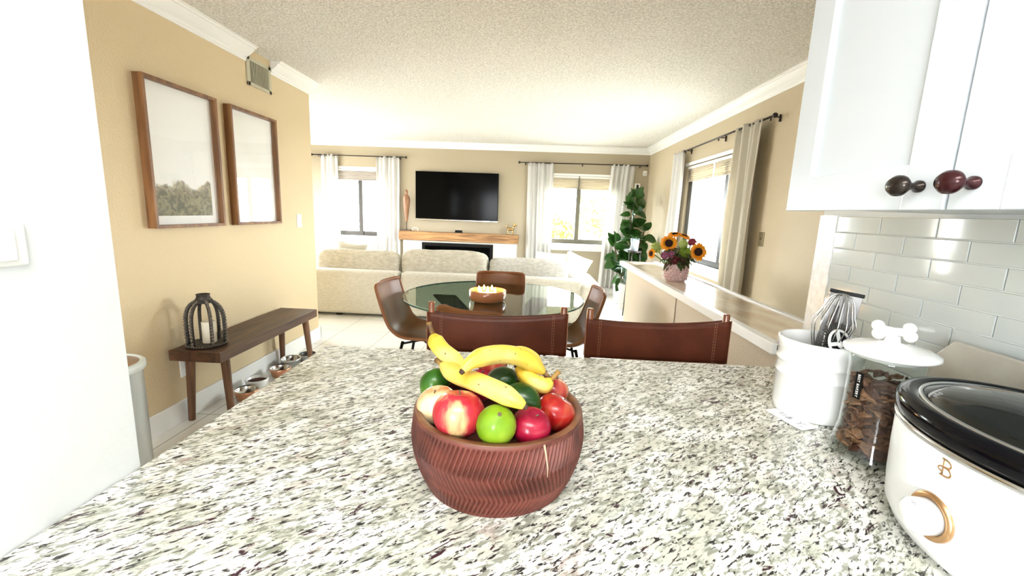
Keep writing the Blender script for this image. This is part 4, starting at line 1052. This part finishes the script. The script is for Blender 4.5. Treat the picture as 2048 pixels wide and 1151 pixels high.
ban_m = fruit_mat('banana_peel', (0.6400, 0.4000, 0.0320), (0.7040, 0.4960, 0.0640), (0.7360, 0.5760, 0.1760), 12, .4, spots=(.10, .05, .02), stripes=False)
ban_tip = mat('banana_tip', (.06, .03, .02), .8); ban_stem = mat('banana_stem', (.30, .17, .04), .6, color2=(.06, .03, .015), nscale=60)
def banana(pts, R, label, stem_at=-1, stem_len=.02):
    P = smooth_path(pts, 26)
    if stem_at == 0: P = P[::-1]
    c = P[13].copy(); t = thing('banana', label, 'banana', c, 0, 'bananas on top of the fruit')
    # P runs blossom end -> stem end
    n = len(P); rad = []
    for i in range(n):
        s = i/(n-1); r_ = R*min(1, (.32+2.6*s) if s < .26 else 1)
        if s > .78: r_ = R*(1-(s-.78)/.22)**.9*.72+R*.28
        rad.append(r_)
    bm = bmesh.new(); rg = tube(bm, [p-c for p in P], rad, 20)
    for i, ring in enumerate(rg):
        for k_, v in enumerate(ring): v.co = (P[i]-c)+(v.co-(P[i]-c))*(1+.055*math.cos(5*2*PI*k_/20))
    # pentagonal ridges
    for v in bm.verts: pass
    obj('peel', bm, ban_m, t, smooth=True, subsurf=1)
    d = (P[0]-P[1]).normalized(); bm = bmesh.new(); tube(bm, [P[0]-c-d*.001, P[0]-c+d*.004], [R*.30, R*.22], 8); obj('blossom_tip', bm, ban_tip, t, smooth=True)
    d = (P[-1]-P[-3]).normalized(); bm = bmesh.new(); tube(bm, [P[-1]-c-d*.002, P[-1]-c+d*stem_len*.6, P[-1]-c+d*stem_len], [R*.29, R*.26, R*.36], 8); obj('stem', bm, ban_stem, t, smooth=True)
banana([(-.09, .595, 1.113), (-.077, .61, 1.124), (-.057, .63, 1.127), (-.031, .65, 1.124), (-.004, .665, 1.114), (.017, .675, 1.099), (.033, .68, 1.084)], .0150, 'arched banana lying on top of the pile, tip towards the viewer', stem_len=.018)
banana([(-.095, .68, 1.083), (-.118, .70, 1.091), (-.143, .72, 1.100), (-.159, .735, 1.112), (-.166, .74, 1.124)], .0150, 'banana with its stem pointing up at the back of the bowl', stem_len=.022)
banana([(.003, .56, 1.080), (-.011, .565, 1.086), (-.033, .58, 1.090), (-.067, .61, 1.090), (-.102, .65, 1.083), (-.126, .68, 1.081), (-.142, .70, 1.083)], .0148, 'spotted banana slanting down across the front of the pile', stem_len=.018)
banana([(-.013, .68, 1.093), (.000, .675, 1.083), (.016, .665, 1.074), (.034, .665, 1.070), (.045, .67, 1.078)], .0140, 'short curved banana beside the blushed apple', stem_len=.018)
banana([(-.03, .72, 1.092), (-.011, .725, 1.101), (.009, .725, 1.095), (.030, .72, 1.077)], .0135, 'banana mostly hidden behind the arched one', stem_len=.010)

# ------------------------------------------------------------------ utensil crock
KC = Vector((.662, .962, CT))
t = thing('utensil_crock', 'white ceramic crock with raised bands holding kitchen tools', 'crock', KC)
bm = bmesh.new()
pr = [(0, 0), (.068, 0), (.076, .006), (.078, .02), (.079, .092), (.081, .094), (.0815, .098), (.0795, .100), (.0795, .122), (.082, .124), (.0825, .128), (.0803, .130), (.0805, .150), (.083, .153), (.0835, .172), (.081, .176), (.077, .174), (.075, .15), (.073, .012), (0, .01)]
lathe(bm, pr, 72); obj('body', bm, white_gloss, t, smooth=True, bevel=0)
t = thing('whisk', 'steel wire balloon whisk standing in the white crock', 'whisk', KC+Vector((-.016, .0, .012)))
tiltw = Matrix.Rotation(math.radians(7), 4, 'Y') @ Matrix.Rotation(math.radians(4), 4, 'X')
bm = bmesh.new(); tube(bm, [(0, 0, 0), (0, 0, .10)], .007, 12); xform(bm, tiltw); obj('handle', bm, steel_dull, t, smooth=True)
for k in range(8):
    a = PI*k/8; bm = bmesh.new(); pts = []
    for i in range(25):
        u = i/24*2-1; w_ = .034*math.cos(u*PI/2)**.0 if False else 0
        s = PI*i/24; rr = .036*math.sin(s)**.55*(1 if i <= 12 else 1); 
        zz = .10+.155*(1-abs(math.cos(s/1.0)))**.55 if True else 0
        sgn = -math.cos(s)
        rr = .042*abs(sgn)**.62*1.15 if abs(sgn) < .60 else .0352*(1-((abs(sgn)-.60)/.40)**1.8)*1.02+.004
        zz = .272-.172*max(0, abs(sgn))**2.0
        pts.append((math.copysign(rr, sgn)*math.cos(a), math.copysign(rr, sgn)*math.sin(a), zz))
    tube(bm, smooth_path(pts, 50), .0012, 6); xform(bm, tiltw); obj('wire_loop', bm, steel, t, smooth=True)
t = thing('box_grater', 'flat steel grater with dark slot standing behind the whisk', 'grater', KC+Vector((.022, .030, .0125)))
rotg = Matrix.Rotation(math.radians(8), 4, 'Y') @ Matrix.Rotation(math.radians(-30), 4, 'Z')
bm = bmesh.new(); box(bm, -.030, .030, -.0015, .0015, .0, .262); xform(bm, rotg); obj('blade', bm, mat('grater_steel', (.16, .155, .15), .4, metal=.8), t, bevel=.0006)
bm = bmesh.new(); box(bm, -.032, .032, -.004, .004, .262, .270); xform(bm, rotg); obj('top_edge', bm, black, t, bevel=.001)
bm = bmesh.new(); box(bm, -.016, -.006, -.003, -.0014, .17, .235); xform(bm, rotg); obj('slot', bm, mat('slot_dark', (.03, .012, .01), .5), t)
t = thing('can_strainer', 'round black fluted kitchen tool with white ring in the crock', 'utensil', KC+Vector((.020, -.036, .0135)))
Mx = Matrix.Translation((-.012, -.004, .163)) @ Matrix.Rotation(math.radians(18), 4, 'Z') @ Matrix.Rotation(math.radians(70), 4, 'X')
bm = bmesh.new()
for k in range(40):
    a0, a1 = 2*PI*k/40, 2*PI*(k+.72)/40
    vs = [(.031*math.cos(a0), .031*math.sin(a0), -.004), (.046*math.cos(a0), .046*math.sin(a0), -.006), (.046*math.cos(a1), .046*math.sin(a1), .004), (.031*math.cos(a1), .031*math.sin(a1), 0)]
    lo = [bm.verts.new(v) for v in vs]; hi = [bm.verts.new((v[0], v[1], v[2]+.002)) for v in vs]
    bm.faces.new(lo); bm.faces.new(hi[::-1])
    for i in range(4): j = (i+1) % 4; bm.faces.new((lo[i], lo[j], hi[j], hi[i]))
xform(bm, Mx); obj('fluted_edge', bm, mat('dark_grey_plastic', (.035, .035, .033), .3), t)
bm = bmesh.new(); lathe(bm, [(0, -.003), (.030, -.003), (.030, .001), (0, .001)], 40); xform(bm, Mx); obj('back_disc', bm, black, t)
bm = bmesh.new(); tube(bm, [(.0285*math.cos(a), .0285*math.sin(a), .003) for a in [2*PI*i/48 for i in range(48)]], .0028, 8, closed=True)
box(bm, -.003, .003, 0, .027, .001, .005); box(bm, -.026, 0, -.004, .004, .001, .005); box(bm, 0, .022, -.016, -.010, .001, .005); ball(bm, (0, -.002, .004), .008, 2, (1, 1, .4))
xform(bm, Mx); obj('white_ring', bm, white_gloss, t, smooth=False)
bm = bmesh.new(); tube(bm, [(0, 0, .0), (.0, .004, .125)], .006, 8); obj('handle', bm, black, t, smooth=True)

# paper slip beside the crock
t = wthing('paper_slip', 'small white paper slip with faint grey marks before the crock', 'paper')
bm = bmesh.new()
q = [Vector((.559, .959, 0)), Vector((.596, .974, 0)), Vector((.628, .878, 0)), Vector((.583, .862, 0))]
def Pp(i, j):
    u, v = i/8, j/4; p = (q[0]*(1-u)+q[3]*u)*(1-v)+(q[1]*(1-u)+q[2]*u)*v
    return Vector((p.x, p.y, CT+.0012+.003*max(0, v-.4)*abs(math.sin(u*PI))+.002*(u**4)))
grid(bm, Pp, 9, 5); obj('sheet', bm, mat('paper', (.86, .87, .90), .7), t, solid=.0005)
ink = mat('grey_ink', (.35, .35, .38), .7)
for txt, u, v, s in (('11', .30, .5, .018), ('&', .48, .5, .022), ('Y', .74, .5, .026), ('-', .86, .35, .02)):
    p = (q[0]*(1-u)+q[3]*u)*(1-v)+(q[1]*(1-u)+q[2]*u)*v
    d = (q[3]-q[0]).normalized(); bm = text_bm(txt, s, .0002); M_ = Matrix.Translation((p.x, p.y, CT+.0030)) @ Matrix.Rotation(math.atan2(d.y, d.x), 4, 'Z'); xform(bm, M_); obj('printed_mark', bm, ink, t)
finish(t, (.59, .92, CT))

# ------------------------------------------------------------------ treat jar
JC = Vector((.664, .785, CT))
t = thing('treat_jar', 'glass jar of brown treats with white bone handle lid', 'jar', JC)
def jar_glass():
    M = glass_mat('jar_glass', (.93, .95, .94)); return M
jg = jar_glass()
bm = bmesh.new()
lathe(bm, [(0, .0), (.064, 0), (.069, .004), (.068, .010), (.061, .028), (.056, .055), (.055, .10), (.056, .180), (.059, .188), (.059, .196), (.056, .198), (.053, .186), (.052, .10), (.053, .055), (.058, .03), (.062, .012), (0, .008)], 64); obj('glass_body', bm, jg, t, smooth=True)
bm = bmesh.new(); lathe(bm, [(0, .192), (.052, .192), (.052, .1995), (.068, .200), (.071, .204), (.069, .209), (.055, .215), (.025, .220), (.012, .223), (.010, .234), (0, .235)], 64); ld = obj('lid', bm, white_gloss, t, smooth=True)
bm = bmesh.new(); z = .243
tube(bm, [(-.018, 0, z), (0, 0, z-.001), (.018, 0, z)], [.0085, .0075, .0085], 14)
for sx in (-1, 1):
    for sy in (-1, 1): ball(bm, (sx*.023, sy*.004, z+sy*.0065), .0105, 3)
xform(bm, Matrix.Rotation(math.radians(-20), 4, 'Z')); obj('bone_handle', bm, white_gloss, ld, smooth=True)
# black tag on the glass with white lettering
az = math.atan2(-.22, -.97)
bm = bmesh.new(); 
def Pt(i, j):
    a = az-.12+.24*i/6; r_ = .0570; return Vector((r_*math.cos(a), r_*math.sin(a), .116+.050*j/2))
grid(bm, Pt, 7, 3); tg = obj('tag', bm, black, t, solid=.0006)
bm = text_bm('BEST BAKERY', .0064, .0002, 1.15)
M_ = Matrix.Translation((.0576*math.cos(az), .0576*math.sin(az), .141)) @ Matrix.Rotation(az+PI/2, 4, 'Z') @ Matrix.Rotation(PI/2, 4, 'X') @ Matrix.Rotation(-PI/2, 4, 'Z')
xform(bm, M_); obj('lettering', bm, white_gloss, tg)

# treats
treat_ms = [mat('treat_brown', (.16, .062, .03), .55, noise=.4, nscale=60, bump=.4, bscale=150), mat('treat_tan', (.27, .125, .06), .55, noise=.35, nscale=60, bump=.4, bscale=150), mat('treat_dark', (.085, .03, .018), .55, noise=.4, nscale=60, bump=.4, bscale=150)]
base = []
for k, mm in enumerate(treat_ms):
    rnd = random.Random(k+40); bm = bmesh.new(); L, W_ = .011+.002*k, .0065
    def Pk(i, j):
        u, v = i/8*2-1, j/4*2-1
        return Vector((u*L, v*W_*(1+.25*math.sin(3*u+k)), .0030*math.cos(2.2*u)+.0012*math.sin(7*u+2*v)))
    grid(bm, Pk, 9, 5); o = obj('dog_treat', bm, mm, smooth=True, solid=.0035); base.append(o)
rnd = random.Random(77); used = set(); cnt = 0
for lev in range(17):
    z = .020+lev*.0077
    Rj = .052 if z > .05 else .052+(.05-z)*.15
    for k in range(11):
        a = 2*PI*(k+.5*(lev % 2))/11+rnd.uniform(-.2, .2); r_ = Rj-.0075-rnd.uniform(0, .006)
        # only the half of the heap that shows through the glass from the room side is laid piece by piece
        b = base[rnd.choice((0, 0, 1, 2))]
        if b.name in used: o = b.copy(); COL.objects.link(o)
        else: o = b; used.add(b.name)
        o.location = JC+Vector((r_*math.cos(a), r_*math.sin(a), z+rnd.uniform(-.002, .002)+(.004 if lev == 16 else 0)))
        o.rotation_euler = (rnd.uniform(-.9, .9)+PI/2*rnd.choice((0, 1)), rnd.uniform(-.7, .7), a+PI/2+rnd.uniform(-.5, .5))
        tag(o, 'small brown strip shaped treat piled inside the glass jar', 'dog treat', 'brown treats in the glass jar'); cnt += 1
bm = bmesh.new(); lathe(bm, [(0, .009), (.036, .012), (.037, .12), (.02, .142), (0, .146)], 30)
o = obj('treat_heap', bm, treat_ms[0], smooth=True, kind='stuff'); o.location = JC; tag(o, 'brown treats filling the middle of the glass jar', 'dog treats')

# ------------------------------------------------------------------ slow cooker
SC = Vector((.664, .500, CT)); SA, SB = .146, .195; sy = SB/SA
t = thing('slow_cooker', 'white oval slow cooker with black rim and gold ringed dial', 'slow cooker', SC)
cook_w = mat('cooker_white', (.86, .87, .88), .32, coat=.2)
bm = bmesh.new(); lathe(bm, [(0, .006), (.118, .006), (.132, .012), (.139, .028), (.1415, .06), (.143, .11), (.1435, .157), (.139, .160), (0, .160)], 96, sy=sy); obj('body', bm, cook_w, t, smooth=True)
for x, y in ((-.08, -.1), (-.08, .1), (.08, -.1), (.08, .1)):
    bm = bmesh.new(); lathe(bm, [(0, 0), (.012, 0), (.012, .008), (0, .008)], 12, loc=(x, y, 0)); obj('foot', bm, black, t)
bm = bmesh.new(); lathe(bm, [(.1435, .155), (.1455, .157), (.1455, .163), (.142, .165), (.138, .160)], 96, sy=sy, close=True); obj('metal_band', bm, steel, t, smooth=True)
bm = bmesh.new(); lathe(bm, [(.138, .163), (.144, .166), (.1475, .172), (.1475, .186), (.143, .193), (.134, .196), (.127, .193), (.122, .184), (.120, .12), (.10, .02), (0, .015), (0, .012), (.104, .012), (.125, .12), (.132, .163)], 96, sy=sy, close=True); obj('crock_insert', bm, black_gloss, t, smooth=True)
lidg = glass_mat('lid_glass', (.30, .32, .31))
bm = bmesh.new(); lathe(bm, [(.124, .190), (.10, .200), (.06, .210), (.02, .214), (0, .214)], 96, sy=sy); lo_ = obj('lid', bm, lidg, t, smooth=True, solid=.003)
bm = bmesh.new(); lathe(bm, [(.1225, .188), (.1265, .190), (.1265, .194), (.1225, .195)], 96, sy=sy, close=True); obj('lid_rim', bm, steel, lo_, smooth=True)
bm = bmesh.new(); lathe(bm, [(0, .214), (.010, .214), (.012, .222), (.018, .230), (.016, .236), (0, .237)], 24); obj('lid_knob', bm, black, lo_, smooth=True)
bm = bmesh.new(); tube(bm, smooth_path([(-.035, SB-.004, .145), (-.030, SB+.016, .150), (.030, SB+.016, .150), (.035, SB-.004, .145)], 16), .0085, 10); obj('side_handle', bm, cook_w, t, smooth=True)
def ell_pt(y, z):   # point on the curved front of the body
    r_ = .1415+(.0015 if z > .09 else 0); return Vector((-r_*math.sqrt(max(0, 1-(y/(r_*sy))**2)), y, z))
# dial
dp = ell_pt(.012, .070)
Md = Matrix.Translation(dp) @ Matrix.Rotation(-PI/2, 4, 'Y')
bm = bmesh.new(); lathe(bm, [(0, -.004), (.030, -.004), (.030, .003), (.027, .006), (.023, .005), (0, .005)], 48); xform(bm, Md); dr = obj('dial_ring', bm, rose_gold, t, smooth=True)
bm = bmesh.new(); lathe(bm, [(0, .005), (.0225, .005), (.022, .022), (.019, .025), (0, .0255)], 48); xform(bm, Md); dk = obj('dial_knob', bm, white_gloss, dr, smooth=True)
bm = bmesh.new(); box(bm, -.016, .016, -.0035, .0035, .024, .0265); xform(bm, Md @ Matrix.Rotation(.5, 4, 'Z')); obj('grip', bm, white_gloss, dk, bevel=.003)
bm = text_bm('OFF', .0055, .0002)
def on_front(bm_, y, z, off=.0006):
    p = ell_pt(y, z); nrm = Vector((p.x/SA**2, p.y/SB**2, 0)).normalized()
    M_ = Matrix.Translation(p+nrm*off) @ Matrix.Rotation(math.atan2(nrm.y, nrm.x)+PI/2, 4, 'Z') @ Matrix.Rotation(PI/2, 4, 'X'); return xform(bm_, M_)
M_ = Md @ Matrix.Translation((.018, 0, .0262)) @ Matrix.Rotation(-PI/2, 4, 'Z'); xform(bm, M_); obj('dial_marking', bm, ink, dr)
bm = bmesh.new()
# emblem: an ornate letter B drawn as bars and curved strokes
def stroke(bm_, pts, r_): tube(bm_, [(p[0], p[1], 0) for p in pts], r_, 6, flat=.5)
stroke(bm, [(-.003, .010), (-.003, -.010)], .0012)
stroke(bm, smooth_path([(-.006, .0103, 0), (.001, .010, 0), (.0065, .0068, 0), (.0045, .002, 0), (-.003, .0005, 0)], 16), .0011)
stroke(bm, smooth_path([(-.003, .0005, 0), (.005, -.0005, 0), (.0082, -.0052, 0), (.004, -.0098, 0), (-.006, -.0103, 0)], 16), .0012)
stroke(bm, smooth_path([(-.003, .0005, 0), (-.0082, -.001, 0), (-.0085, -.0045, 0), (-.0045, -.006, 0)], 12), .0009)
on_front(bm, .006, .140, .0010); obj('emblem', bm, rose_gold, t, smooth=True)

# cutting board leaning on the tiles
t = thing('cutting_board', 'pale stone patterned board leaning on the tiles behind the cooker', 'cutting board', (.880, .60, CT))
bm = bmesh.new(); oy = [(-.30, 0), (.315, 0), (.315, .155), (.265, .210), (-.30, .210)]
lo_ = [bm.verts.new((-.005, a, b)) for a, b in oy]; hi_ = [bm.verts.new((.005, a, b)) for a, b in oy]; bm.faces.new(lo_); bm.faces.new(hi_[::-1])
for i in range(5): j = (i+1) % 5; bm.faces.new((lo_[i], hi_[i], hi_[j], lo_[j]))
xform(bm, Matrix.Rotation(math.radians(-4.0), 4, 'Y') @ Matrix.Identity(4))
for v in bm.verts: pass
obj('board', bm, mat('board_stone', (.60, .57, .50), .3, color2=(.48, .42, .36), nscale=9), t, bevel=.004)
t.location.x = .868
